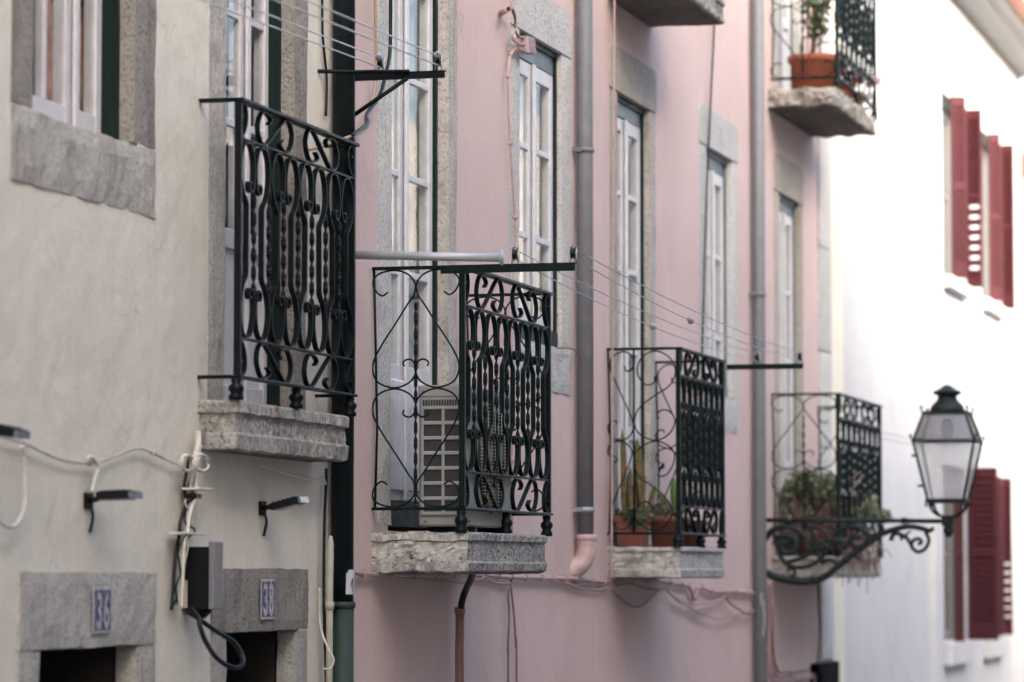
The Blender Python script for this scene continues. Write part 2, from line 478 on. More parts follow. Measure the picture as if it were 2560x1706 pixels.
    def rough(s, x0, x1, y0, y1, z0, z1, step=0.03, amp=0.004, seed=0.0, freq=9, edge=0.006, out=None):
        """stone block with slightly uneven faces and worn edges"""
        nx, ny, nz = [max(1, min(60, int(round((b - a) / step)))) for a, b in ((x0, x1), (y0, y1), (z0, z1))]
        c = Vector(((x0 + x1) / 2, (y0 + y1) / 2, (z0 + z1) / 2))
        idx = {}
        vs_, fs = [], []

        def V(i, j, k):
            key = (i, j, k)
            if key not in idx:
                p = Vector((x0 + (x1 - x0) * i / nx, y0 + (y1 - y0) * j / ny, z0 + (z1 - z0) * k / nz))
                nrm = Vector(((i == nx) - (i == 0), (j == ny) - (j == 0), (k == nz) - (k == 0)))
                ne = sum(abs(q) for q in nrm)
                nz_ = mnoise.noise(p * freq + Vector((seed, seed * 1.7, 0))) + 0.5 * mnoise.noise(p * freq * 3.1 + Vector((0, seed, seed)))
                d = amp * nz_
                if ne >= 2:
                    d -= edge * (0.6 + 0.8 * abs(mnoise.noise(p * freq * 2.2 + Vector((seed, 3, 1)))))
                if nrm.length > 0:
                    p = p + nrm.normalized() * d
                idx[key] = len(vs_)
                vs_.append(p)
            return idx[key]
        for i in range(nx):
            for j in range(ny):
                fs.append((V(i, j, 0), V(i, j + 1, 0), V(i + 1, j + 1, 0), V(i + 1, j, 0)))
                fs.append((V(i, j, nz), V(i + 1, j, nz), V(i + 1, j + 1, nz), V(i, j + 1, nz)))
        for i in range(nx):
            for k in range(nz):
                fs.append((V(i, 0, k), V(i + 1, 0, k), V(i + 1, 0, k + 1), V(i, 0, k + 1)))
                fs.append((V(i, ny, k), V(i, ny, k + 1), V(i + 1, ny, k + 1), V(i + 1, ny, k)))
        for j in range(ny):
            for k in range(nz):
                fs.append((V(0, j, k), V(0, j, k + 1), V(0, j + 1, k + 1), V(0, j + 1, k)))
                fs.append((V(nx, j, k), V(nx, j + 1, k), V(nx, j + 1, k + 1), V(nx, j, k + 1)))
        return s.add(vs_, fs)

    def mesh(s, name, m):
        me = bpy.data.meshes.new(name)
        me.from_pydata(s.v, [], s.f)
        me.polygons.foreach_set('use_smooth', s.sm)
        me.materials.append(m)
        bm = bmesh.new()
        bm.from_mesh(me)
        bmesh.ops.recalc_face_normals(bm, faces=bm.faces)
        bm.to_mesh(me)
        bm.free()
        me.update()
        return me


def spline(pts, n=6, closed=False):
    """Catmull-Rom through pts (any dimension)"""
    P = [Vector(p) for p in pts]
    if len(P[0]) == 2:
        P = [Vector((p[0], p[1], 0)) for p in P]
        two = True
    else:
        two = False
    out = []
    m = len(P)
    for i in range(m if closed else m - 1):
        p0 = P[i - 1] if (i or closed) else P[0]
        p1, p2 = P[i], P[(i + 1) % m]
        p3 = P[(i + 2) % m] if (i + 2 < m or closed) else P[-1]
        for k in range(n):
            t = k / n
            out.append(0.5 * ((2 * p1) + (p2 - p0) * t + (2 * p0 - 5 * p1 + 4 * p2 - p3) * t * t + (3 * p1 - p0 - 3 * p2 + p3) * t ** 3))
    if not closed:
        out.append(P[-1])
    return [(p.x, p.y) for p in out] if two else out


def link(o, parent=None):
    COL.objects.link(o)
    if parent is not None:
        o.parent = parent
        if parent.parent is None:
            o.location = -parent.location
    return o


def obj(name, mb, m, parent=None, label=None, cat=None, group=None, kind=None):
    o = bpy.data.objects.new(name, mb.mesh(name, m))
    link(o, parent)
    tag(o, label, cat, group, kind)
    return o


def tag(o, label=None, cat=None, group=None, kind=None):
    for k, v in (('label', label), ('category', cat), ('group', group), ('kind', kind)):
        if v:
            o[k] = v
    return o


def thing(name, loc, label, cat, group=None):
    o = bpy.data.objects.new(name, None)
    o.empty_display_size = 0.1
    o.location = loc
    COL.objects.link(o)
    return tag(o, label, cat, group)


def ground(y):
    return 1.3 - 0.1 * y


def yz(x, pts):
    return [(x, p[0], p[1]) for p in pts]


# ------------------------------------------------------------------ street
def strip(name, m, x0, x1, lift, kind='structure'):
    mb = MB()
    ys = [-40, -20, 0, 10, 20, 30, 45, 60, 160]
    v, f = [], []
    for y in ys:
        z = ground(min(y, 60)) + lift
        v += [(x0, y, z), (x1, y, z)]
    for i in range(len(ys) - 1):
        f.append((2 * i, 2 * i + 1, 2 * i + 3, 2 * i + 2))
    if lift > 0.05:
        n = len(v)
        v += [(x, y, z - 0.3) for x, y, z in v]
        for i in range(len(ys) - 1):
            f.append((2 * i, 2 * i + 2, n + 2 * i + 2, n + 2 * i))
            f.append((2 * i + 1, n + 2 * i + 1, n + 2 * i + 3, 2 * i + 3))
    mb.add(v, f)
    return obj(name, mb, m, kind=kind)


strip('ground', M['pavement'], -120, 120, -0.02)
strip('street', M['street'], 0.9, 5.3, 0.0)
strip('pavement', M['pavement'], 0.0, 0.9, 0.12)
strip('pavement', M['pavement'], 5.3, 6.2, 0.12)


# ------------------------------------------------------------------ houses
def wall_mesh(y0, y1, z0, z1, holes, depth=0.3, x=0.0, cell=0.0):
    """front wall slab from x-depth to x, with rectangular holes (ya, yb, za, zb)"""
    mb = MB()
    Y = sorted(set([y0, y1] + [h[i] for h in holes for i in (0, 1)]))
    Z = sorted(set([z0, z1] + [h[i] for h in holes for i in (2, 3)]))

    def inhole(y, z):
        return any(h[0] < y < h[1] and h[2] < z < h[3] for h in holes)
    ix = {}
    v, f = [], []

    def V(a, b, c):
        k = (a, b, c)
        if k not in ix:
            ix[k] = len(v)
            v.append((x if a == 0 else x - depth, Y[b], Z[c]))
        return ix[k]
    n, m = len(Y) - 1, len(Z) - 1
    solid = [[not inhole((Y[j] + Y[j + 1]) / 2, (Z[k] + Z[k + 1]) / 2) for k in range(m)] for j in range(n)]
    for j in range(n):
        for k in range(m):
            if not solid[j][k]:
                continue
            f.append((V(0, j, k), V(0, j + 1, k), V(0, j + 1, k + 1), V(0, j, k + 1)))
            f.append((V(1, j, k), V(1, j, k + 1), V(1, j + 1, k + 1), V(1, j + 1, k)))
            for dj, dk, a, b in ((-1, 0, (j, k), (j, k + 1)), (1, 0, (j + 1, k), (j + 1, k + 1)), (0, -1, (j, k), (j + 1, k)), (0, 1, (j, k + 1), (j + 1, k + 1))):
                jj, kk = j + dj, k + dk
                if not (0 <= jj < n and 0 <= kk < m) or not solid[jj][kk]:
                    f.append((V(0, *a), V(0, *b), V(1, *b), V(1, *a)))
    return mb.add(v, f)


def house(name, label, y0, y1, ztop, holes, m, x=0.0, back=-6.0, floors=(), group=None, grow=0.04):
    holes = [(h[0] - grow, h[1] + grow, h[2] - grow * 0.5, h[3] + grow) for h in holes]
    g = ground(y1) - 0.3
    e = thing(name, (x, (y0 + y1) / 2, g), label, 'house', group)
    obj('wall', wall_mesh(y0, y1, g, ztop, holes, 0.3, x), m, e)
    sh = MB()
    sh.box(x + back - 0.2, x + back, y0, y1, g, ztop)
    sh.box(x + back, x - 0.3, y0, y0 + 0.2, g, ztop)
    sh.box(x + back, x - 0.3, y1 - 0.2, y1, g, ztop)
    obj('side_wall', sh, m, e)
    rm = MB()
    for z in floors:
        rm.box(x + back + 0.01, x - 0.31, y0 + 0.21, y1 - 0.21, z - 0.15, z)
    rm.box(x - 2.4, x - 2.35, y0 + 0.21, y1 - 0.21, g + 0.01, ztop - 0.02)
    obj('interior', rm, M['room'], e)
    rf = MB()
    rf.box(x + back - 0.4, x + 0.02, y0 - 0.005, y1 + 0.005, ztop + 0.002, ztop + 0.25)
    obj('roof', rf, M['rooftile'], e)
    return e


def surround(win, ya, yb, za, zb, wn, wf, ht, hb, mj, ml, ms, proud=0.005, ears=0.0, deep=0.2, jamb_far=None):
    """stone frame round an opening: jambs, lintel and sill block as sub-parts of the window"""
    s = ya * 3.1
    zj0 = za - hb if hb else za
    obj('jamb', MB().rough(-deep, proud, ya - wn, ya, za, zb, 0.05, 0.005, s), mj, win)
    obj('jamb', MB().rough(-deep, proud, yb, yb + wf, za, zb, 0.05, 0.005, s + 5), jamb_far or mj, win)
    if ht:
        if ears:
            a, b, z0, z1 = ya - wn, yb + wf, zb, zb + ht
            q = ears
            poly = [(a, z0), (b, z0), (b, z1 - q)]
            for k in range(1, 6):
                t = k / 6 * math.pi / 2
                poly.append((b - q + q * math.cos(t), z1 - q + q * math.sin(t)))
            poly += [(b - q, z1), (a + q, z1)]
            for k in range(1, 6):
                t = math.pi / 2 + k / 6 * math.pi / 2
                poly.append((a + q + q * math.cos(t), z1 - q + q * math.sin(t)))
            poly.append((a, z1 - q))
            obj('lintel', MB().prism(poly, 'x', -deep, proud + 0.003), ml, win)
        else:
            obj('lintel', MB().rough(-deep, proud + 0.003, ya - wn, yb + wf, zb + 0.001, zb + ht, 0.05, 0.005, s + 9), ml, win)
    if hb:
        obj('sill', MB().rough(-deep, proud + 0.004, ya - wn, yb + wf, za - hb, za - 0.001, 0.05, 0.007, s + 13, 9, 0.01), ms, win)


def casement(win, ya, yb, za, zb, r0, r1, bars, panel, mf, mo, head=0.0, panel_mat=None, ribs=False, lining=0.028, ftop=None, stile=0.055, cur=(0.5, 1.0), base=0.0, curtain=True, leaf_split=0.5, curd=0.10):
    """double-leaf casement; ya..yb opening, r0/r1 depth of outer frame / sash face; bars: heights of glazing bars"""
    # outer frame (part of the window: lining)
    ln = MB()
    ln.box(-r1 - 0.05, -r0, ya, ya + lining, za, zb)
    ln.box(-r1 - 0.05, -r0, yb - lining, yb, za, zb)
    ln.box(-r1 - 0.05, -r0, ya + lining, yb - lining, zb - lining, zb)
    obj('outer_frame', ln, mo, win)
    if head:
        obj('head_board', MB().box(-r1 - 0.04, -r0 - 0.012, ya + lining, yb - lining, zb - lining - head, zb - lining - 0.001), M['blueboard'], win)
    if base:
        obj('threshold', MB().box(-r1 - 0.05, -r0 + 0.01, ya + lining, yb - lining, za, za + base), mo, win)
    y0, y1 = ya + lining + 0.002, yb - lining - 0.002
    z0, z1 = za + base + 0.004, zb - lining - head - 0.004
    ym = y0 + (y1 - y0) * leaf_split
    for side, (a, b) in enumerate(((y0, ym - 0.002), (ym + 0.002, y1))):
        fx = -r1 - (0.0 if side else 0.004)
        lf = MB()
        rail_b = max(0.07, panel - z0) if panel else 0.075
        lf.bbox(fx - 0.045, fx, a, a + stile, z0, z1, 0.004)
        lf.bbox(fx - 0.045, fx, b - stile, b, z0, z1, 0.004)
        lf.bbox(fx - 0.044, fx - 0.001, a + stile, b - stile, z1 - 0.07, z1, 0.003)
        lf.bbox(fx - 0.044, fx - 0.001, a + stile, b - stile, z0, z0 + 0.075, 0.003)
        if panel:
            lf.bbox(fx - 0.044, fx - 0.001, a + stile, b - stile, panel - 0.07, panel, 0.003)
        casement_leaf = obj('casement', lf, mf, win)
        for z in bars:
            obj('glazing_bar', MB().bbox(fx - 0.036, fx - 0.003, a + stile, b - stile, z - 0.014, z + 0.014, 0.003), mf, win)
        pz = panel if panel else z0 + 0.075
        obj('pane', MB().add([(fx - 0.010, a + stile, pz), (fx - 0.010, b - stile, pz), (fx - 0.010, b - stile, z1 - 0.07), (fx - 0.010, a + stile, z1 - 0.07)], [(0, 1, 2, 3)]), M['pane'], win)
        if panel:
            pb = MB()
            pb.box(fx - 0.03, fx - 0.016, a + stile, b - stile, z0 + 0.075, panel - 0.07)
            if ribs:
                n = 9
                for k in range(n):
                    yy = a + 0.012 + (b - a - 0.024) * (k + 0.5) / n
                    pb.bbox(fx - 0.016, fx + 0.012, yy - 0.011, yy + 0.011, z0 + 0.04, panel - 0.06, 0.006)
            obj('panel', pb, panel_mat or mf, win)
        if side == 1:
            obj('cover_strip', MB().bbox(fx, fx + 0.014, a - 0.018, a + 0.022, z0, z1, 0.005), mf, win)
    if curtain:
        v, f = [], []
        n = 60
        c0 = y0 + (y1 - y0) * cur[0]
        c1 = y0 + (y1 - y0) * cur[1]
        for i in range(n + 1):
            t = i / n
            yy = c0 + (c1 - c0) * t
            xx = -r1 - curd + 0.022 * math.sin(t * 34) + 0.012 * math.sin(t * 13 + 1)
            v += [(xx, yy, (panel or z0) - 0.1), (xx, yy, z1)]
        for i in range(n):
            f.append((2 * i, 2 * i + 2, 2 * i + 3, 2 * i + 1))
        obj('curtain', MB().add(v, f, True), M['curtain'], win)


def window(parent, label=None):
    """the window part itself: its fixed bottom bead (mesh); everything else hangs under it"""
    return parent


# --- cream house (left)
H1 = [(9.48, 10.296, 4.265, 5.6), (11.168, 11.90, 3.48, 5.55), (9.557, 10.348, ground(10.4) + 0.0, 2.675), (11.19, 11.936, ground(12) + 0.0, 2.70)]
house_cream = house('cream_house', 'weathered cream stucco house on the left with two numbered doorways', -4.0, 12.50, 9.0, H1, M['cream'], floors=(3.40, 6.4))


def win_part(parent, name, ya, yb, za, label=None):
    o = obj(name, MB().box(-0.26, -0.2, ya, yb, za, za + 0.02), M['limestone'], parent)
    if label:
        o['label'] = label
    return o


w = win_part(house_cream, 'window', 9.48, 10.296, 4.265, 'stone framed window with white sashes and green lining')
surround(w, 9.48, 10.296, 4.265, 5.6, 0.17, 0.195, 0.2, 0.226, M['lime_dirty'], M['limestone'], M['limestone'])
casement(w, 9.48, 10.296, 4.265, 5.6, 0.047, 0.095, (), 0, M['oldwhite'], M['greenframe'], lining=0.03, stile=0.05, leaf_split=0.68, cur=(0.02, 0.66), curd=0.26)  # curtain added in place of the left pane's bright reflection
obj('glazing_bar', MB().bbox(-0.13, -0.098, 9.795, 9.82, 4.34, 5.5, 0.004), M['oldwhite'], w)
obj('pane_shade', MB().box(-0.32, -0.13, 10.284, 10.2945, 4.27, 5.55), M['door_and_shade'], w)  # dark sheet added to darken what shows through the right pane
d = win_part(house_cream, 'balcony_door', 11.168, 11.90, 3.48, 'white balcony door with small panes and green lining')
surround(d, 11.168, 11.90, 3.48, 5.55, 0.175, 0.155, 0.2, 0, M['limestone'], M['limestone'], M['limestone'], jamb_far=M['lime_dirty'])
casement(d, 11.168, 11.90, 3.48, 5.55, 0.048, 0.085, (4.482, 4.869, 5.25), 4.107, M['oldwhite'], M['greenframe'], lining=0.03, stile=0.045, leaf_split=0.62, cur=(0.02, 0.6))
obj('pane_shade', MB().box(-0.32, -0.13, 11.888, 11.898, 3.49, 5.5), M['door_and_shade'], d)  # same kind of added dark sheet, darkening the door's right pane
for (ya, yb, zt, la, lb, lz) in ((9.557, 10.348, 2.675, 9.393, 10.513, 2.909), (11.19, 11.936, 2.70, 11.04, 12.07, 2.922)):
    g = ground(yb)
    dd = obj('door', MB().box(-0.40, -0.33, ya - 0.03, yb + 0.03, g, zt + 0.03), M['door_and_shade'], house_cream)
    obj('jamb', MB().rough(-0.07, 0.008, la, ya, g, zt, 0.06, 0.006, ya), M['limestone'], dd)
    lin = MB()
    lin.box(-0.32, -0.075, ya - 0.035, ya + 0.004, g, zt)
    lin.box(-0.32, -0.075, yb - 0.004, yb + 0.035, g, zt)
    lin.box(-0.32, -0.075, ya + 0.005, yb - 0.005, zt - 0.004, zt + 0.035)
    obj('reveal_shade', lin, M['door_and_shade'], dd)  # dark boxes put the doorway's shade onto the reveal sides
    obj('jamb', MB().rough(-0.07, 0.008, yb, lb, g, zt, 0.06, 0.006, yb), M['limestone'], dd)
    obj('lintel', MB().rough(-0.07, 0.012, la, lb, zt + 0.001, lz, 0.04, 0.006, ya + 2), M['limestone'] if ya < 10 else M['lime_dirty'], dd)

# --- pink house (middle)
PW = {
    'p1': (13.127, 13.942, 3.09, 5.7), 'p2': (15.113, 15.893, 3.966, 5.364), 'p3': (17.066, 17.803, 3.05, 5.342),
    'p4': (19.288, 20.022, 3.93, 5.331), 'p5': (21.561, 22.300, 3.02, 5.308), 'p6': (17.066, 17.803, 5.91, 7.9), 'p7': (21.561, 22.30, 5.92, 7.9)}
house_pink = house('pink_house', 'pink stucco house with stone framed windows and three low balconies', 12.503, 22.975, 9.0, list(PW.values()), M['pink'], floors=(3.02, 5.85))
w = win_part(house_pink, 'balcony_door', *PW['p1'][:3], label='tall white balcony door behind the air conditioner')
surround(w, *PW['p1'], 0.20, 0.133, 0.2, 0, M['lime_pale'], M['lime_pale'], M['lime_pale'], jamb_far=M['limestone'])
casement(w, *PW['p1'], 0.045, 0.058, (4.12, 4.518, 4.921, 5.32), 3.742, M['whitepaint'], M['greenframe'], ribs=True, panel_mat=M['alu'], cur=(0.03, 0.97), base=0.1, lining=0.03, leaf_split=0.45)
w = win_part(house_pink, 'window', *PW['p2'][:3], label='white casement window with a worn stone sill')
surround(w, *PW['p2'], 0.165, 0.18, 0.218, 0.222, M['lime_pale'], M['lime_pale'], M['lime_pale'], ears=0.06)
casement(w, *PW['p2'], 0.02, 0.032, (4.45, 4.86), 0, M['whitepaint'], M['greenframe'], head=0.08, cur=(0.03, 0.97), base=0.07, leaf_split=0.46)
w = win_part(house_pink, 'balcony_door', *PW['p3'][:3], label='white balcony door behind the cactus pots')
surround(w, *PW['p3'], 0.18, 0.152, 0.225, 0, M['lime_warm'], M['lime_warm'], M['lime_pale'], ears=0.05, jamb_far=M['limestone'])
casement(w, *PW['p3'], 0.028, 0.040, (4.05, 4.462, 4.85), 3.66, M['whitepaint'], M['greenframe'], head=0.07, cur=(0.03, 0.97), base=0.08, leaf_split=0.46)
w = win_part(house_pink, 'window', *PW['p4'][:3], label='narrow white window with pale stone frame')
surround(w, *PW['p4'], 0.20, 0.178, 0.215, 0.21, M['lime_pale'], M['lime_pale'], M['lime_pale'], ears=0.05)
casement(w, *PW['p4'], 0.03, 0.042, (4.27, 4.737), 0, M['whitepaint'], M['blueboard'], head=0.07, cur=(0.03, 0.97), base=0.06)
w = win_part(house_pink, 'balcony_door', *PW['p5'][:3], label='white balcony door behind the bushy plant')
surround(w, *PW['p5'], 0.20, 0.12, 0.24, 0, M['lime_warm'], M['lime_warm'], M['lime_pale'], ears=0.04)
casement(w, *PW['p5'], 0.03, 0.042, (4.272, 4.709), 3.62, M['whitepaint'], M['blueboard'], head=0.06, cur=(0.03, 0.97), base=0.08)
for k in ('p6', 'p7'):
    w = win_part(house_pink, 'balcony_door', *PW[k][:3], label='white upper balcony door')
    surround(w, *PW[k], 0.18, 0.15, 0.2, 0, M['lime_pale'], M['lime_pale'], M['lime_pale'])
    casement(w, *PW[k], 0.038, 0.05, (6.9, 7.3), 6.5, M['whitepaint'], M['blueboard'], base=0.06)
qz = [2.33, 3.0, 3.75, 4.4, 5.1, 5.9, 6.6, 7.3, 8.1, 8.98]
for i in range(len(qz) - 1):
    obj('quoin_stone', MB().rough(-0.28, 0.016 if i % 2 else 0.018, 22.978, 23.44, qz[i], qz[i + 1] - 0.004, 0.06, 0.004, i * 2.0), M['lime_pale'], house_pink)
obj('quoin_base', MB().box(-0.28, 0.01, 22.978, 23.44, ground(24), 2.32), M['lime_pale'], house_pink)

# --- white house (right): plain bay, then a bay with red shutters standing 5 cm proud
WW = [(29.13, 30.6, 5.42, 6.98), (31.68, 33.2, 5.42, 6.98), (28.98, 30.44, 2.33, 3.82), (31.6, 33.02, 2.33, 3.82)]
house_white = house('white_house', 'sunlit white house with dark red shutters beyond the pink one', 23.445, 34.9, 7.86, WW, M['white'], floors=(2.2, 5.3), grow=0.0)
obj('corner_strip', MB().box(-0.1, 0.012, 23.46, 23.92, ground(24), 7.7), M['creamstrip'], house_white)
obj('corner_strip', MB().box(-0.05, 0.055, 28.2, 28.63, ground(30), 7.7), M['white'], house_white)
# coved cornice and eaves
prof = [(-0.29, 7.862), (0.0, 7.862), (0.02, 7.865), (0.024, 7.885)]
for k in range(1, 9):
    t = k / 8 * math.pi / 2
    prof.append((0.024 + 0.20 * math.sin(t), 7.885 + 0.05 * (1 - math.cos(t))))
prof += [(0.235, 7.935), (0.24, 7.95)]
for k in range(1, 7):
    t = k / 6 * math.pi / 2
    prof.append((0.24 + 0.10 * math.sin(t), 7.95 + 0.045 * (1 - math.cos(t))))
prof += [(0.345, 7.995), (0.36, 8.0), (0.36, 8.03), (-0.29, 8.10)]
obj('cornice', MB().prism(prof, 'y', 23.45, 34.9), M['cornice'], house_white)
obj('string_course', MB().tube([(0.006, 23.95, 7.73), (0.006, 34.9, 7.745)], 0.012, 6), M['cornice'], house_white)
mb = MB()
for k in range(54):
    yy = 23.6 + k * 0.21
    obj('roof_tile', MB().tube([(0.40, yy, 8.06), (-0.5, yy, 8.42)], [0.085, 0.075], 8), M['rooftile'], house_white)


def shutter(y, x0, x1, z0, z1, nslat, yaw=0.0, open_from=0.0, label=None):
    """louvred leaf hinged at the wall and folded out across the street (seen face-on from up the street)"""
    wdt = x1 - x0
    ax = Vector((math.cos(yaw), math.sin(yaw), 0))
    ay = Vector((-math.sin(yaw), math.cos(yaw), 0))
    az = Vector((0, 0, 1))
    o = Vector((x0, y, 0))
    fr = MB()
    st = min(0.05, wdt * 0.17)
    H = z1 - z0
    zc = (z0 + z1) / 2
    fr.obox(o + ax * (st / 2) + az * zc, ax, ay, az, st / 2, 0.018, H / 2)
    fr.obox(o + ax * (wdt - st / 2) + az * zc, ax, ay, az, st / 2, 0.018, H / 2)
    for za, zb in ((z0, z0 + 0.13), (z1 - 0.09, z1), (zc - 0.03, zc + 0.03)):
        if za == zc - 0.03 and H < 0.5:
            continue
        fr.obox(o + ax * (wdt / 2) + az * ((za + zb) / 2), ax, ay, az, wdt / 2 - st, 0.016, (zb - za) / 2)
    s_ = obj('shutter', fr, M['redshutter'], house_white)
    if label:
        s_['label'] = label
    for half, (za, zb) in enumerate(((z0 + 0.13, zc - 0.03), (zc + 0.03, z1 - 0.09))):
        n = nslat // 2
        if open_from and not half:
            n = max(3, int(round((zb - za) / 0.088)))
            for k in range(n + 1):
                zz = za + (zb - za) * k / n
                obj('slat', MB().obox(o + ax * (wdt / 2) + az * zz, ax, ay, az, wdt / 2 - st, 0.016, 0.030), M['redslat'], s_)
            continue
        for k in range(n):
            zz = za + (zb - za) * (k + 0.5) / n
            t = R(62) if half else R(62 - open_from)
            b2 = ay * math.cos(t) + az * math.sin(t)
            c2 = az * math.cos(t) - ay * math.sin(t)
            obj('slat', MB().obox(o + ax * (wdt / 2) + az * zz, ax, b2, c2, wdt / 2 - st, 0.034, 0.003), M['redslat'], s_)
    return s_


for i, (ya, yb, za, zb) in enumerate(WW):
    up_ = i < 2
    w = win_part(house_white, 'window', ya, yb, za)
    casement(w, ya, yb, za, zb, 0.1, 0.13, ((za + zb) / 2,), 0, M['plastic_and_shade'], M['plastic_and_shade'], curtain=False)  # frames coloured grey to put the recess's shade into them
    obj('sill', MB().bbox(-0.1, 0.075, ya + 0.02, yb - 0.1, za - 0.11 if up_ else za - 0.19, za - 0.003, 0.006), M['white'], w)
# near leaves half folded, far leaves across
shutter(29.56, 0.02, 0.15, 5.42, 6.98, 26, R(20), 0, 'upper shutter leaf nearest the blank white wall')
shutter(30.62, 0.015, 0.155, 5.42, 7.0, 26, R(-12), 50)
shutter(32.16, 0.02, 0.13, 5.42, 6.98, 26, R(20), 0)
shutter(33.22, 0.012, 0.135, 5.42, 7.0, 26, R(-12), 0)
shutter(29.56, 0.02, 0.10, 2.33, 3.80, 22, R(25), 0)
shutter(30.46, 0.02, 0.285, 2.33, 3.83, 22, R(-8), 0, 'wide lower shutter leaf in full view')
shutter(32.26, 0.02, 0.10, 2.33, 3.80, 22, R(25), 0)
shutter(33.06, 0.012, 0.10, 2.33, 3.81, 22, R(-8), 40)

# --- a brown house end beyond, and the two houses across the street that shade the row
house_brown = house('brown_house', 'brown house edge at the far right beyond the white house', 34.905, 44.0, 6.9, [], M['ochre'])


def opposite(name, label, y0, y1, x, prof, m):
    """house across the street facing -X; prof: top outline (y, z) of its front"""
    g = ground(y1) - 0.5
    e = thing(name, (x, (y0 + y1) / 2, g), label, 'house')
    poly = [(y0, g), (y1, g)] + prof
    obj('wall', MB().prism(poly, 'x', x, x + 7), m, e)
    z = 2.6
    while z + 1.8 < min(p[1] for p in prof):
        y = y0 + 1.0
        while y + 1.2 < y1:
            f = obj('window', MB().box(x - 0.03, x + 0.02, y - 0.1, y + 1.0, z - 0.1, z + 1.7), M['lime_pale'], e)
            obj('pane', MB().box(x - 0.04, x - 0.03, y, y + 0.9, z, z + 1.6), M['dark'], f)
            for k in (0.5, 1.05):
                obj('glazing_bar', MB().box(x - 0.05, x - 0.04, y, y + 0.9, z + k - 0.02, z + k + 0.02), M['whitepaint'], f)
            y += 2.3
        z += 3.1
    return e


opposite('tall_house', 'tall pale house on the opposite side of the street', -8.0, 17.4, 6.2, [(17.4, 11.3), (-8.0, 11.3)], M['oppo'])
opposite('gabled_house', 'lower gabled house on the opposite side of the street', 17.42, 27.1, 6.2, [(27.1, 8.1), (24.1, 9.55), (22.5, 8.85), (17.42, 8.0)], M['oppo'])
opposite('low_house', 'low house on the opposite side further down the street', 27.12, 60.0, 6.2, [(60.0, 8.6), (42.0, 8.6), (41.9, 5.9), (27.12, 6.4)], M['oppo'])


# ------------------------------------------------------------------ balconies
def slab(parent, x1, y0, y1, levels, m, amp_side, amp_front, seed=0.0, step=0.02, side=None):
    """levels: (z, outset); perimeter near side -> front -> far side"""
    per = []
    for i in range(int(x1 / step)):
        per.append((i * step, y0, 0, -1, amp_side))
    n = int((y1 - y0) / step)
    per.append((x1, y0, 0.707, -0.707, (amp_side + amp_front) / 2))
    for i in range(1, n):
        per.append((x1, y0 + (y1 - y0) * i / n, 1, 0, amp_front))
    per.append((x1, y1, 0.707, 0.707, amp_front))
    for i in range(int(x1 / step) - 1, -1, -1):
        per.append((i * step, y1, 0, 1, amp_side))
    v, f = [], []
    m_ = len(per)
    for z, out in levels:
        for x, y, nx, ny, am in per:
            p = Vector((x, y, z))
            d = mnoise.noise(p * 11 + Vector((seed, 0, 0))) * am + mnoise.noise(p * 31 + Vector((0, seed, 0))) * am * 0.6 + mnoise.noise(p * 70) * am * 0.35
            o = out + d
            v.append((max(0.0, x + nx * o) if nx == 0 else x + nx * o, y + ny * o, z + mnoise.noise(p * 17 + Vector((5, seed, 2))) * am * 0.5))
    for k in range(len(levels) - 1):
        for i in range(m_ - 1):
            f.append((k * m_ + i, k * m_ + i + 1, (k + 1) * m_ + i + 1, (k + 1) * m_ + i))
    f.append(tuple((len(levels) - 1) * m_ + i for i in range(m_)))
    o = obj('slab', MB().add(v, f), m, parent)
    if side:
        o.data.materials.append(side)
        for p in o.data.polygons:
            if p.normal.y < -0.75 and abs(p.normal.z) < 0.6:
                p.material_index = 1
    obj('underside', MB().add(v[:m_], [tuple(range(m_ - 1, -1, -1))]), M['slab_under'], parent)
    return o


def levels(z0, z1, lip_t=0.035, lip_b=0.035, inset=0.012, n=7):
    L = [(z0, -0.02), (z0 + 0.006, -0.004), (z0 + lip_b, 0.0), (z0 + lip_b + 0.008, -inset)]
    a, b = z0 + lip_b + 0.008, z1 - lip_t - 0.006
    for k in range(1, n):
        L.append((a + (b - a) * k / n, -inset))
    L += [(b, -inset), (z1 - lip_t, 0.0), (z1 - 0.008, 0.0), (z1, -0.008)]
    return L


HEART_UP = [(475, 430), (440, 452), (400, 415), (385, 355), (425, 305), (515, 285), (595, 312), (640, 375), (632, 450), (600, 500), (520, 640), (440, 775), (392, 880), (388, 960), (425, 1028), (520, 1060), (610, 1022), (645, 950), (632, 892), (600, 873), (568, 892), (575, 920)]
S_WIDE = [(385, 270), (378, 310), (330, 320), (283, 255), (300, 165), (385, 116), (475, 160), (507, 245), (470, 330), (380, 390), (290, 465), (262, 555), (300, 625), (390, 660), (470, 620), (503, 550), (480, 492), (432, 474), (400, 500), (410, 530)]
S_NARROW = [(205, 205), (215, 235), (245, 228), (262, 190), (240, 135), (185, 118), (130, 155), (122, 225), (170, 345), (225, 470), (256, 560), (240, 625), (185, 658), (125, 635), (106, 580), (120, 548), (150, 540), (160, 560)]
S_LOW_WIDE = [(410, 830), (440, 800), (400, 870), (450, 870), (490, 810), (500, 740), (460, 690), (385, 665), (300, 700), (258, 770), (280, 870), (360, 930), (440, 1000), (488, 1090), (450, 1170), (370, 1205), (290, 1160), (262, 1100), (300, 1040), (345, 1035), (372, 1080)]
S_LOW_NARROW = [(130, 785), (155, 785), (150, 760), (108, 740), (120, 680), (185, 660), (245, 715), (235, 790), (190, 900), (135, 1040), (125, 1120), (160, 1190), (215, 1190), (245, 1140), (230, 1090)]


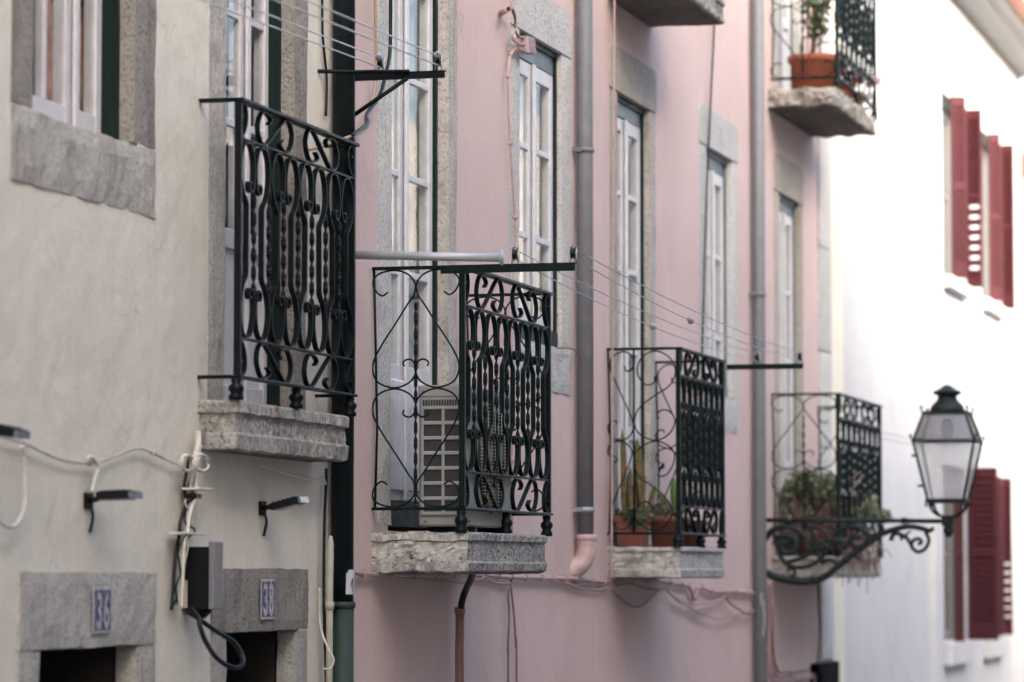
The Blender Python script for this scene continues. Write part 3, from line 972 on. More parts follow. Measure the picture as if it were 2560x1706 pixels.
def side_panel(rail, y, x0, x1, zb, zt, style, m):
    """thin wire scrollwork between the wall and the corner post"""
    xm = (x0 + x1) / 2

    def scroll(pts, bx, by, mirror_x, flip_z):
        out = []
        for px_, py_ in pts:
            u = (px_ - bx[0]) / (bx[1] - bx[0])
            v = 1 - (py_ - by[0]) / (by[1] - by[0])
            if mirror_x:
                u = 1 - u
            if flip_z:
                v = 1 - v
            out.append((x0 + (x1 - x0) * u, y, zb + (zt - zb) * v))
        obj('side_scroll', MB().tube(spline(out, 5), 0.0037, 6), m, rail)
    if style == 'heart':
        for mx in (False, True):
            for fz in (False, True):
                scroll(HEART_UP, (383, 905), (283, 1843), mx, fz)
        obj('twisted_bar', MB().twist(xm, y, zb, zb + (zt - zb) * 0.86, 0.014, 0.005), m, rail)
    else:
        bx, by = (100, 510), (110, 1215)
        for p in (S_WIDE, S_NARROW, S_LOW_WIDE, S_LOW_NARROW):
            scroll(p, bx, by, False, False)
        obj('side_bar', MB().tube([(x0 + (x1 - x0) * 0.385, y, zb), (x0 + (x1 - x0) * 0.39, y, zt)], 0.005, 6), m, rail)
    obj('side_bar', MB().tube([(x0 + 0.012, y, zb), (x0 + 0.02, y, zb + 0.3), (x0 + 0.012, y, zt - 0.25), (x0 + 0.006, y, zt)], 0.005, 6), m, rail)


def railing(bal, x1, y0, y1, zs, zb, zl, zh, zt, style, m, feet=True):
    """wrought iron railing: members are parts of the balcony"""
    W = y1 - y0
    xw0, xw1 = x1 - 0.0097, x1 + 0.0097
    obj('top_rail', MB().bbox(x1 - 0.02, x1 + 0.02, y0 - 0.012, y1 + 0.03, zt - 0.006, zt + 0.006, 0.002), m, bal)
    obj('top_rail', MB().bbox(0.0, x1 - 0.021, y0 - 0.012, y0 + 0.014, zt - 0.006, zt + 0.007, 0.002), m, bal)
    obj('top_rail', MB().bbox(0.0, x1 - 0.021, y1 - 0.012, y1 + 0.012, zt - 0.006, zt + 0.006, 0.002), m, bal)
    obj('bottom_rail', MB().bbox(x1 - 0.016, x1 + 0.016, y0 - 0.012, y1 + 0.03, zb - 0.005, zb + 0.005, 0.002), m, bal)
    obj('bottom_rail', MB().bbox(0.0, x1 - 0.017, y0 - 0.01, y0 + 0.012, zb - 0.006, zb + 0.006, 0.002), m, bal)
    obj('bottom_rail', MB().bbox(0.0, x1 - 0.017, y1 - 0.01, y1 + 0.01, zb - 0.006, zb + 0.006, 0.002), m, bal)
    for z in (zl, zh):
        obj('middle_rail', MB().bbox(xw0 + 0.001, xw1 - 0.001, y0 + 0.011, y1 - 0.011, z - 0.004, z + 0.004, 0.001), m, bal)
    for yy in (y0, y1):
        obj('post', MB().bbox(x1 - 0.0115, x1 + 0.0115, yy - 0.0105, yy + 0.0105, zb + 0.006, zt - 0.007, 0.002), m, bal)
    if feet:
        h = zb - zs
        prof = [(0.012, 0), (0.024, 0.0), (0.026, h * 0.15), (0.018, h * 0.28), (0.027, h * 0.45), (0.026, h * 0.58), (0.015, h * 0.7), (0.019, h * 0.85), (0.015, h - 0.006)]
        for yy in (y0, (y0 + y1) / 2, y1 - 0.01):
            obj('foot', MB().lathe(prof, (x1 - 0.004, yy, zs), 12), m, bal)
    s = W / 16.0
    H = zh - zl

    def cane(yb, d):
        U = [(0, 0.345), (0, 0.325), (-0.12, 0.30), (-0.55, 0.255), (-0.86, 0.17), (-0.80, 0.085), (-0.45, 0.02), (0, 0.006), (0.45, 0.02), (0.80, 0.085), (0.88, 0.16), (0.76, 0.222), (0.52, 0.25), (0.26, 0.242), (0.2, 0.215), (0.36, 0.2), (0.5, 0.212)]
        top = spline([(yb + d * u * s, zh - 0.004 - v * H) for u, v in U], 5)
        bot = spline([(yb + d * u * s, zl + 0.004 + v * H) for u, v in U], 5)
        path = bot[::-1] + top
        jy, jz, jk = random.gauss(0, 0.0015), random.gauss(0, 0.0015), random.gauss(0, 0.006)
        path = [(yy + jy + jk * (zz - zl - H / 2) + 0.0014 * math.sin(zz * 37 + jy * 3000), zz + jz * math.sin((zz - zl) / H * math.pi)) for yy, zz in path]
        obj('scroll_bar', MB().flat(path, xw0, xw1, 0.005), m, bal)
    for k in range(4):
        cane(y0 + (4 * k + 1) * s, 1)
        cane(y0 + (4 * k + 3) * s, -1)
    for k in range(1, 8):
        yy = y0 + 2 * k * s
        a = 0.24 if k % 2 else 0.17
        obj('twisted_bar', MB().twist(x1, yy + random.gauss(0, 0.0015), zl + a * H, zh - a * H, 0.017, 0.006, 0.062 * random.uniform(0.94, 1.06)), m, bal)
    N = [(0.30, 0.66), (0.37, 0.8), (0.28, 0.94), (0.13, 0.95), (0.03, 0.7), (0, 0.4), (0.06, 0.1), (0.17, 0.0), (0.28, 0.1), (0.5, 0.5), (0.72, 0.9), (0.83, 1.0), (0.94, 0.9), (1, 0.6), (0.97, 0.3), (0.87, 0.05), (0.72, 0.06), (0.63, 0.2), (0.7, 0.34)]
    HK = [(1.0, 0.0), (0.72, 0.14), (0.5, 0.5), (0.55, 0.85), (0.78, 0.98), (1.0, 0.86), (0.98, 0.66), (0.84, 0.62)]

    def band(za, zb_, flip):
        def place(pts, a, b, mir, fl):
            out = []
            for u, v in pts:
                if mir:
                    u = 1 - u
                if fl:
                    v = 1 - v
                out.append((a + (b - a) * u, za + (zb_ - za) * v))
            obj('band_scroll', MB().flat(spline(out, 5), xw0 + 0.001, xw1 - 0.001, 0.0055), m, bal)
        place(HK, y0 + 0.012, y0 + 0.10 * W, True, flip)
        place(N, y0 + 0.15 * W, y0 + 0.44 * W, False, flip)
        place(N, y0 + 0.56 * W, y0 + 0.85 * W, True, flip)
        place(HK, y0 + 0.90 * W, y1 - 0.012, False, flip)
    band(zh + 0.005, zt - 0.007, False)
    band(zb + 0.006, zl - 0.005, True)
    if x1 > 0.25:
        side_panel(bal, y0, 0.0, x1 - 0.012, zb + 0.006, zt - 0.006, style, m)
        side_panel(bal, y1, 0.0, x1 - 0.012, zb + 0.006, zt - 0.006, style, m)


GB = 'wrought iron balconies along the row'
b1 = thing('balcony', (0, 11.5, 3.31), 'shallow black wrought iron balcony on the cream house', 'balcony', GB)
slab(b1, 0.138, 10.905, 12.14, levels(3.309, 3.477, 0.04, 0.055, 0.014), M['slab'], 0.012, 0.009, 1.0)
railing(b1, 0.138, 10.91, 12.17, 3.477, 3.554, 3.684, 4.352, 4.479, 'heart', M['iron_dark'])
b2 = thing('balcony', (0, 13.5, 2.91), 'dark green iron balcony holding the air conditioner, heart scrolls on its side', 'balcony', GB)
slab(b2, 0.395, 12.86, 14.07, levels(2.908, 3.062, 0.03, 0.035, 0.01), M['slab_front'], 0.026, 0.006, 2.0, 0.015, M['slab_side'])
railing(b2, 0.362, 12.875, 14.215, 3.059, 3.152, 3.294, 3.936, 4.082, 'heart', M['iron'])
b3 = thing('balcony', (0, 17.4, 2.88), 'green iron balcony with cactus pots on its stone slab', 'balcony', GB)
slab(b3, 0.372, 16.84, 17.93, levels(2.881, 3.035, 0.02, 0.04, 0.012), M['slab_front2'], 0.016, 0.006, 3.0, 0.02, M['slab_side'])
railing(b3, 0.362, 16.832, 17.93, 3.035, 3.102, 3.235, 3.885, 4.016, 'swirl', M['iron'])
b4 = thing('balcony', (0, 22.1, 2.88), 'iron balcony overgrown by a bushy plant behind the street lamp', 'balcony', GB)
slab(b4, 0.42, 21.25, 22.95, levels(2.881, 3.01, 0.02, 0.03, 0.012), M['slab'], 0.010, 0.006, 4.0, 0.03)
railing(b4, 0.415, 21.27, 22.95, 3.01, 3.09, 3.23, 3.87, 4.012, 'heart', M['iron'])
b5 = thing('balcony', (0, 22.0, 5.83), 'upper iron balcony with the big terracotta pot', 'balcony', GB)
slab(b5, 0.43, 21.2, 22.8, levels(5.80, 5.912, 0.02, 0.02, 0.0), M['slab'], 0.032, 0.022, 5.0, 0.02)
railing(b5, 0.42, 21.3, 22.82, 5.912, 5.985, 6.12, 6.76, 6.9, 'heart', M['iron'])
b6 = thing('balcony', (0, 17.4, 5.79), 'stone balcony slab at the top edge above the cactus balcony', 'balcony', GB)
slab(b6, 0.40, 16.85, 17.86, levels(5.787, 5.905, 0.02, 0.02, 0.008), M['slab'], 0.012, 0.010, 6.0)
railing(b6, 0.37, 16.9, 17.85, 5.905, 5.98, 6.11, 6.75, 6.88, 'swirl', M['iron'])


# ------------------------------------------------------------------ downpipes
def bracket(parent, y, x, r, z, m):
    o = MB()
    o.lathe([(r + 0.001, 0), (r + 0.006, 0.002), (r + 0.006, 0.022), (r + 0.001, 0.024)], (x, y, z), 20)
    o.box(0.0, x, y - r - 0.018, y - r - 0.004, z + 0.002, z + 0.022)
    o.tube([(x, y - r - 0.024, z + 0.012), (x, y - r + 0.004, z + 0.012)], 0.006, 6)
    obj('pipe_clip', o, m, parent)


dp = thing('downpipe', (0.05, 12.34, ground(12.3)), 'black downpipe with green lower end between the cream and pink houses', 'downpipe')
obj('pipe', MB().tube([(0.05, 12.34, 2.79), (0.05, 12.34, 9.0)], 0.0425, 24), M['black_pipe'], dp)
lo = obj('lower_pipe', MB().tube([(0.05, 12.34, ground(12.3)), (0.05, 12.34, 2.79)], 0.044, 24), M['green_pipe'], dp)
lo['label'] = 'faded green lower length of the pipe'
bracket(dp, 12.34, 0.05, 0.044, 2.775, M['green_pipe'])
bracket(dp, 12.34, 0.05, 0.0425, 5.3, M['black_pipe'])
dp = thing('downpipe', (0.05, 16.165, 2.9), 'grey downpipe ending in a pink painted elbow between balconies', 'downpipe')
obj('pipe', MB().tube([(0.05, 16.165, 3.06), (0.05, 16.165, 4.93), (0.05, 16.163, 9.0)], 0.0395, 24), M['grey_pipe'], dp)
bracket(dp, 16.165, 0.05, 0.0395, 4.92, M['grey_pipe'])
bracket(dp, 16.165, 0.05, 0.0395, 3.195, M['zinc'])
el = MB()
el.lathe([(0.042, 0), (0.050, 0.005), (0.052, 0.03), (0.047, 0.034)], (0.055, 16.165, 3.055), 22)
el.tube(spline([(0.055, 16.165, 3.06), (0.055, 16.162, 3.01), (0.035, 16.14, 2.95), (-0.02, 16.10, 2.91), (-0.06, 16.07, 2.90)], 5), [0.047] * 17 + [0.046] * 4, 22)
elb = obj('elbow', el, M['pinkpaint'], dp)
elb['label'] = 'pink painted elbow running into the wall'
dp = thing('downpipe', (0.05, 20.61, ground(20.6)), 'grey downpipe with chipped paint running full height before the street lamp', 'downpipe')
obj('pipe', MB().tube([(0.05, 20.61, ground(20.6)), (0.05, 20.61, 9.0)], 0.0385, 24), M['grey_pipe'], dp)
bracket(dp, 20.61, 0.05, 0.0385, 4.57, M['grey_pipe'])
for zz, yy, w_, h_ in ((2.70, 20.585, 0.012, 0.05), (2.62, 20.59, 0.014, 0.045), (2.56, 20.58, 0.01, 0.03), (2.45, 20.60, 0.018, 0.012), (2.75, 20.575, 0.006, 0.04)):
    ang = (yy - 20.61) / 0.0385
    n_ = [(math.sqrt(max(0, 1 - ang * ang)) * 0.0392 + 0.05, yy, zz)]
    poly = [(yy + w_ * 0.5 * math.cos(t) * (0.7 + 0.5 * random.random()), zz + h_ * math.sin(t) * (0.7 + 0.5 * random.random())) for t in [k * math.pi / 4 for k in range(8)]]
    obj('bare_patch', MB().prism(poly, 'x', n_[0][0] - 0.012, n_[0][0] + 0.0006), M['paper'], dp)

# cream plastic conduit beside the black pipe
cp = thing('conduit', (0.06, 12.16, ground(12.2)), 'slim cream plastic conduit beside the black downpipe', 'conduit')
obj('pipe', MB().tube([(0.06, 12.155, ground(12.2)), (0.06, 12.158, 2.79), (0.06, 12.166, 3.01), (0.06, 12.167, 3.04)], [0.013, 0.013, 0.013, 0.006], 10), M['oldcream'], cp)
obj('coupling', MB().tube([(0.06, 12.158, 2.77), (0.06, 12.158, 2.80)], 0.017, 10), M['oldcream'], cp)

# air conditioner drain: black hose into a pink-brown pipe
dr = thing('drain_pipe', (0.05, 13.95, ground(14)), 'pink brown drain pipe under the air conditioner balcony', 'drain pipe')
obj('hose', MB().tube(spline([(0.20, 13.62, 2.93), (0.16, 13.742, 2.889), (0.10, 13.88, 2.844), (0.07, 13.924, 2.799), (0.05, 13.957, 2.74)], 5), 0.0145, 12), M['cable_black'], dr)
obj('pipe', MB().tube([(0.05, 13.953, 2.755), (0.05, 13.953, 2.69), (0.05, 13.948, 2.6), (0.05, 13.94, ground(14))], 0.0185, 16), M['pinkbrown'], dr)
obj('socket', MB().tube([(0.05, 13.953, 2.735), (0.05, 13.953, 2.763)], 0.0225, 16), M['pinkbrown'], dr)


# ------------------------------------------------------------------ air conditioner on balcony 2
ac = thing('air_conditioner', (0.27, 13.3, 3.06), 'beige air conditioner outdoor unit standing on the balcony slab', 'air conditioner')
X0, X1, Y0, Y1, Z0, Z1 = 0.155, 0.345, 12.985, 13.68, 3.085, 3.63
obj('casing', MB().bbox(X0, X1, Y0, Y1, Z0, Z1, 0.008), M['acwhite'], ac)
obj('lid', MB().bbox(X0 - 0.003, X1 + 0.003, Y0 - 0.004, Y1 + 0.004, Z1 - 0.045, Z1 + 0.004, 0.006), M['acwhite'], ac)
g = MB()
gz0, gz1 = Z0 + 0.05, Z1 - 0.085
obj('coil', MB().box(X0 + 0.02, X1 - 0.004, Y0 - 0.002, Y0 + 0.01, gz0, gz1), M['acdark'], ac)
for k in range(8):
    zz = gz0 + (gz1 - gz0) * k / 7
    obj('grille_bar', MB().bbox(X0 + 0.012, X1 - 0.001, Y0 - 0.012, Y0 - 0.002, zz - 0.0075, zz + 0.0075, 0.003), M['acwhite'], ac)
for xx in (X0 + 0.017, (X0 + X1) / 2 + 0.006, X1 - 0.006):
    obj('grille_bar', MB().bbox(xx - 0.006, xx + 0.006, Y0 - 0.0135, Y0 - 0.002, gz0, gz1, 0.003), M['acwhite'], ac)
vb = MB()
for k in range(16):
    xx = X0 + 0.018 + k * 0.0108
    vb.box(xx, xx + 0.006, Y0 - 0.006, Y0 + 0.001, Z1 - 0.078, Z1 - 0.054)
obj('vent_slots', vb, M['acdark'], ac)
for xx, zz in ((X0 + 0.03, Z0 + 0.02), (X0 + 0.02, Z1 - 0.02)):
    obj('screw', MB().lathe([(0.006, 0), (0.006, 0.004)], (xx, Y0 - 0.008, zz), 10, 'y'), M['plastic_and_shade'], ac)
obj('screw', MB().lathe([(0.006, 0), (0.006, 0.004)], (X1, Y0 + 0.05, Z0 + 0.02), 10, 'x'), M['plastic_and_shade'], ac)
fy, fz, fr_ = 13.36, 3.345, 0.205
obj('fan_opening', MB().lathe([(fr_, 0), (fr_, 0.006)], (X1 - 0.004, fy, fz), 40, 'x'), M['acdark'], ac)
fw = MB()
for k in range(34):
    zz = fz - fr_ - 0.02 + (2 * fr_ + 0.04) * k / 33
    hw = math.sqrt(max(0.0, fr_ ** 2 - (zz - fz) ** 2)) if abs(zz - fz) < fr_ else 0
    hw = max(hw, 0.10) + 0.012
    fw.tube([(X1 + 0.014, fy - hw, zz), (X1 + 0.014, fy + hw, zz)], 0.0014, 5)
obj('fan_guard', fw, M['fanwire'], ac)
fv = MB()
for k in range(9):
    yy = fy - 0.2 + 0.05 * k
    hh = math.sqrt(max(0.0, (fr_ + 0.015) ** 2 - (yy - fy) ** 2))
    fv.tube([(X1 + 0.017, yy, fz - hh), (X1 + 0.017, yy, fz + hh)], 0.0014, 5)
obj('fan_guard', fv, M['fanwire'], ac)
bl = MB()
for k in range(3):
    a = k * 2.094 + 0.4
    for t in range(4):
        r0 = 0.04 + t * 0.04
        bl.obox((X1 + 0.003, fy + r0 * math.cos(a), fz + r0 * math.sin(a)), Vector((1, 0, 0)), Vector((0, math.cos(a), math.sin(a))), Vector((0, -math.sin(a), math.cos(a))), 0.002, 0.022, 0.02 + 0.012 * t)
obj('fan_blades', bl, M['plastic_and_shade'], ac)
for yy in (13.1, 13.58):
    obj('foot', MB().box(X0 + 0.01, X1 + 0.01, yy - 0.02, yy + 0.02, 3.056, 3.0845), M['blackplastic'], ac)


# ------------------------------------------------------------------ flag pole socket, clothes line brackets and lines
fp = thing('flag_pole', (0, 12.5, 4.1), 'plain grey pole with a round end plate sticking out from the wall', 'pole')
obj('tube', MB().tube([(0.0, 12.5, 4.104), (0.615, 12.5, 4.079)], 0.0165, 18), M['pole'], fp)
obj('end_plate', MB().lathe([(0.031, 0), (0.031, 0.004)], (0.616, 12.5, 4.079), 24, 'x'), M['pole'], fp)


def pulley(parent, x, y, z, m=None, r=0.024):
    p = MB()
    p.lathe([(r * 0.9, -0.008), (r, -0.007), (r * 0.72, -0.002), (r * 0.72, 0.002), (r, 0.007), (r * 0.9, 0.008)], (x, y, z + r + 0.012), 18, 'x')
    pl_ = obj('pulley', p, M['cable_black'], parent)
    f_ = MB()
    for s_ in (-0.012, 0.012):
        f_.tube([(x + s_, y - 0.006, z), (x + s_, y, z + r), (x + s_, y, z + 2 * r + 0.01)], 0.0028, 6)
    f_.tube([(x - 0.012, y, z + 2 * r + 0.01), (x, y, z + 2 * r + 0.018), (x + 0.012, y, z + 2 * r + 0.01)], 0.0028, 6)
    f_.tube([(x - 0.015, y, z + r + 0.012), (x + 0.015, y, z + r + 0.012)], 0.004, 6)
    obj('pulley_frame', f_, M['steel'], pl_)
    return pl_


def angle_arm(o, x0, x1, y, z0, z1, m):
    a = MB()
    a.box(x0, x1, y - 0.002, y + 0.002, z0, z1)
    a.box(x0, x1, y + 0.002, y + 0.026, z1 - 0.004, z1)
    return obj('arm', a, m, o)


cb = thing('clothesline_bracket', (0.2, 12.4, 4.76), 'black iron bracket with diagonal brace over the first balcony', 'bracket', 'clothes line brackets')
angle_arm(cb, 0.0, 0.426, 12.4, 4.748, 4.777, M['iron_dark'])
obj('rod', MB().tube([(-0.002, 12.18, 4.758), (0.10, 12.27, 4.764), (0.29, 12.392, 4.776)], 0.0075, 8), M['iron_dark'], cb)
obj('brace', MB().tube([(0.0, 12.4, 4.575), (0.28, 12.4, 4.752)], 0.0085, 8), M['iron_dark'], cb)
pulley(cb, 0.176, 12.4, 4.778)
pulley(cb, 0.402, 12.4, 4.778)
cb2 = thing('clothesline_bracket', (0.5, 12.88, 4.07), 'long dark angle iron arm at the corner of the air conditioner balcony', 'bracket', 'clothes line brackets')
angle_arm(cb2, 0.278, 0.812, 12.862, 4.056, 4.0885, M['iron'])
pulley(cb2, 0.574, 12.872, 4.089)
pulley(cb2, 0.803, 12.872, 4.089)
cb3 = thing('clothesline_bracket', (0.6, 17.95, 4.0), 'green arm with two pulleys at the far corner of the cactus balcony', 'bracket', 'clothes line brackets')
angle_arm(cb3, 0.383, 0.789, 17.95, 3.972, 4.0, M['iron'])
pulley(cb3, 0.546, 17.955, 4.0)
pulley(cb3, 0.772, 17.955, 4.0)


def line(a, b, sag, r, m, label, clamp=None, n=20, group='clothes lines'):
    a, b = Vector(a), Vector(b)
    pts = [a.lerp(b, i / n) - Vector((0, 0, sag * 4 * (i / n) * (1 - i / n))) for i in range(n + 1)]
    o = thing('clothes_line', tuple(a), label, 'clothes line', group)
    obj('cord', MB().tube(pts, r, 6), m, o)
    if clamp:
        c = a.lerp(b, clamp) - Vector((0, 0, sag * 4 * clamp * (1 - clamp)))
        t = (b - a).normalized()
        k = MB()
        k.tube([c - t * 0.03, c + t * 0.03], 0.009, 8)
        for q in (-0.022, 0.0, 0.022):
            k.lathe([(0.006, -0.012), (0.011, -0.006), (0.011, 0.006), (0.006, 0.012)], tuple(c + t * q + Vector((0, 0, 0.004 * (1 if q else -1)))), 8, 'x')
        k.tube([c + t * 0.03, c + t * 0.045 + Vector((0.006, 0, 0.012))], 0.003, 5)
        k.tube([c + t * 0.03, c + t * 0.05 + Vector((-0.004, 0, -0.01))], 0.003, 5)
        obj('clamp', k, M['steel'], o)


ptop, pbot = 0.012 + 0.024 * 1.75, 0.012 + 0.006
line((0.803, 12.872, 4.089 + ptop), (0.772, 17.955, 4.0 + ptop), 0.03, 0.0025, M['wire'], 'upper wire from the outer pulley down to the green arm')
line((0.803, 12.872, 4.089 + pbot), (0.772, 17.955, 4.0 + pbot), 0.045, 0.0025, M['wire'], 'lower wire of the outer pulley with a metal clamp', 0.44)
line((0.574, 12.872, 4.089 + ptop), (0.546, 17.955, 4.0 + ptop), 0.03, 0.0025, M['wire'], 'upper wire from the inner pulley above the green arm')
line((0.574, 12.872, 4.089 + pbot), (0.546, 17.955, 4.0 + pbot), 0.045, 0.0025, M['wire'], 'lower wire of the inner pulley with a metal clamp', 0.49)
GL = 'pale lines over the first balcony'


def ext(a, b, y):
    a, b = Vector(a), Vector(b)
    return tuple(a + (b - a) * ((y - a.y) / (b.y - a.y)))


for a, b, cl_, lb in (((0.402, 12.4, 4.778 + ptop), (0.90, 9.0, 4.525), 0.0015, 'highest pale line running up to the outer pulley of the black bracket'),
                      ((0.402, 12.4, 4.778 + pbot), (0.79, 9.0, 4.535), None, 'second pale line meeting the outer pulley from below'),
                      ((0.176, 12.4, 4.778 + ptop), (0.66, 9.0, 4.54), 0.004, 'pale line tied with a steel clip at the inner pulley'),
                      ((0.176, 12.4, 4.778 + pbot), (0.57, 9.0, 4.545), None, 'lowest pale line under the inner pulley')):
    line(a, ext(a, b, 2.0), 0.01, 0.0030, M['wire_pale'], lb, cl_, group=GL)
cb4 = thing('clothesline_bracket', (1.0, 2.0, 3.9), 'bracket at the near end of the pale lines', 'bracket', 'clothes line brackets')
angle_arm(cb4, 0.0, 2.0, 2.0, 3.87, 3.9, M['iron_dark'])


# ------------------------------------------------------------------ cables
def cable(name, label, pts, r, m, cat='cable', clips=0, group=None, n=5, parent=None):
    e = thing(name, tuple(pts[0]), label, cat, group) if parent is None else parent
    sp = spline(pts, n)
    obj('cord' if name != 'conduit' else 'tube', MB().tube(sp, r, 8), m, e)
    if clips:
        for k in range(clips):
            p = sp[int((k + 0.5) / clips * (len(sp) - 1))]
            q = sp[min(len(sp) - 1, int((k + 0.5) / clips * (len(sp) - 1)) + 1)]
            t = (Vector(q) - Vector(p)).normalized()
            obj('clip', MB().tube([Vector(p) - t * 0.008, Vector(p) + t * 0.008], r + 0.005, 8), m, e)
    return e


cable('cable', 'black cable curving under the bracket to the first balcony', [(0.05, 12.941, 5.5), (0.05, 12.942, 5.042), (0.05, 12.928, 4.92), (0.05, 12.879, 4.845), (0.05, 12.8, 4.749), (0.05, 12.631, 4.653), (0.10, 12.476, 4.597), (0.11, 12.241, 4.521)], 0.0075, M['cable_black'])
cable('cable', 'tan cable following the black one beside the stone jamb', [(0.04, 12.75, 5.5), (0.04, 12.772, 5.05), (0.04, 12.785, 4.917), (0.04, 12.769, 4.779), (0.04, 12.707, 4.694), (0.05, 12.618, 4.632), (0.095, 12.48, 4.58), (0.105, 12.23, 4.515), (0.03, 11.98, 4.44)], 0.0065, M['cable_tan'])
cable('cable', 'thin black cable on the cream wall left of the black pipe', [(0.012, 12.18, 5.5), (0.012, 12.195, 4.961), (0.012, 12.209, 4.866), (0.012, 12.231, 4.798), (0.012, 12.25, 4.74), (0.01, 12.25, 4.6)], 0.005, M['cable_black'])
cable('cable', 'pink painted wall cable with clips under the air conditioner balcony', [(0.02, 12.52, 2.91), (0.02, 12.773, 2.90), (0.02, 13.265, 2.897), (0.02, 13.794, 2.898), (0.02, 14.17, 2.899), (0.02, 14.513, 2.895), (0.02, 14.9, 2.887), (0.02, 15.305, 2.885), (0.02, 15.645, 2.881), (0.02, 16.03, 2.88), (0.02, 16.432, 2.869), (0.02, 16.788, 2.861)], 0.0105, M['cable_pink'], clips=17)
cable('cable', 'thin loose wire under the pink wall cable', [(0.02, 12.839, 2.89), (0.02, 13.218, 2.885), (0.02, 13.525, 2.878), (0.02, 13.731, 2.871), (0.02, 14.01, 2.866), (0.03, 14.144, 2.866), (0.07, 14.20, 2.877), (0.05, 14.34, 2.888), (0.02, 14.582, 2.869), (0.02, 14.708, 2.862), (0.02, 14.875, 2.862)], 0.004, M['cable_pink'])
GC = 'twin cords hanging on the pink wall'
cable('cable', 'left one of two brown cords hanging on the pink wall', [(0.02, 14.884, 3.0), (0.02, 14.893, 2.859), (0.02, 14.847, 2.812), (0.02, 14.865, 2.721), (0.02, 14.838, 2.555), (0.02, 14.847, 2.412), (0.02, 14.85, 0.2)], 0.0048, M['cable_brown'], group=GC)
cable('cable', 'right one of two brown cords hanging on the pink wall', [(0.02, 14.888, 2.859), (0.02, 14.912, 2.802), (0.02, 14.95, 2.705), (0.02, 14.978, 2.575), (0.02, 14.991, 2.407), (0.02, 15.0, 0.2)], 0.0048, M['cable_brown'], group=GC)
cable('cable', 'loose pink wire looping below the pink elbow', [(0.02, 15.769, 2.872), (0.02, 15.98, 2.852), (0.02, 16.169, 2.835), (0.02, 16.377, 2.83), (0.02, 16.589, 2.824), (0.02, 16.705, 2.837), (0.02, 16.851, 2.846), (0.02, 16.734, 2.85), (0.02, 16.532, 2.852), (0.02, 16.377, 2.858), (0.02, 16.101, 2.845), (0.02, 15.98, 2.852)], 0.0045, M['cable_pink'])
cable('cable', 'dark wire sagging under the cactus balcony', [(0.03, 16.808, 2.823), (0.03, 16.986, 2.782), (0.03, 17.199, 2.742), (0.03, 17.385, 2.734), (0.03, 17.543, 2.75), (0.03, 17.721, 2.787), (0.03, 17.902, 2.822), (0.03, 18.036, 2.825)], 0.005, M['cable_brown'])
cable('cable', 'short brown wire close beneath the cactus balcony slab', [(0.03, 16.897, 2.843), (0.03, 17.062, 2.849), (0.03, 17.215, 2.854), (0.03, 17.324, 2.845), (0.03, 17.576, 2.83), (0.03, 17.77, 2.822), (0.03, 17.969, 2.823), (0.03, 18.05, 2.85)], 0.005, M['cable_brown'])
cable('cable', 'pink clipped wall cable with a V shaped dip', [(0.02, 17.0, 2.875), (0.02, 17.982, 2.864), (0.02, 18.235, 2.855), (0.02, 18.495, 2.845), (0.02, 18.655, 2.837), (0.02, 18.744, 2.807), (0.02, 18.825, 2.766), (0.02, 18.871, 2.777), (0.02, 18.908, 2.814), (0.02, 19.001, 2.83), (0.02, 19.15, 2.815), (0.02, 19.416, 2.80), (0.02, 19.71, 2.801), (0.02, 20.012, 2.799), (0.02, 20.26, 2.792), (0.02, 20.56, 2.787)], 0.010, M['cable_pink'], clips=12)
GS = 'pink wires in swags before the second grey pipe'
cable('cable', 'upper pink wire swag left of the tall grey pipe', [(0.03, 18.053, 2.823), (0.03, 18.239, 2.784), (0.03, 18.447, 2.757), (0.03, 18.678, 2.739), (0.03, 18.988, 2.736), (0.03, 19.27, 2.742), (0.03, 19.482, 2.757), (0.03, 19.639, 2.772)], 0.0048, M['cable_pink'], group=GS)
cable('cable', 'middle pink wire swag that rises back to the clip', [(0.03, 18.053, 2.823), (0.03, 18.239, 2.781), (0.03, 18.412, 2.747), (0.03, 18.606, 2.727), (0.03, 18.767, 2.707), (0.03, 18.877, 2.709), (0.03, 19.251, 2.725), (0.03, 19.443, 2.75), (0.03, 19.639, 2.772)], 0.0048, M['cable_pink'], group=GS)
cable('cable', 'lowest pink wire swag reaching the tall grey pipe', [(0.03, 18.767, 2.707), (0.03, 18.877, 2.691), (0.03, 19.099, 2.671), (0.03, 19.364, 2.651), (0.03, 19.657, 2.647), (0.03, 19.958, 2.658), (0.03, 20.206, 2.673), (0.03, 20.56, 2.682)], 0.0048, M['cable_pink'], group=GS)
cable('cable', 'short brown wire falling to the tall grey pipe', [(0.03, 19.639, 2.772), (0.03, 19.818, 2.728), (0.03, 20.061, 2.694), (0.03, 20.206, 2.673), (0.03, 20.374, 2.667), (0.03, 20.56, 2.68)], 0.006, M['cable_brown'], group=GS)
cable('cable', 'thin pink cable running straight down left of the cactus balcony', [(0.05, 16.80, 6.5), (0.05, 16.797, 5.786), (0.05, 16.773, 5.104), (0.05, 16.746, 4.233), (0.05, 16.72, 3.371), (0.05, 16.707, 2.85)], 0.0055, M['cable_pink'])
cable('cable', 'dark cable hanging down past the narrow window', [(0.03, 19.45, 6.4), (0.03, 19.389, 6.025), (0.03, 19.268, 5.538), (0.03, 19.135, 4.904), (0.03, 19.052, 4.358), (0.03, 19.012, 4.087), (0.03, 19.0, 3.6)], 0.006, M['cable_black'])
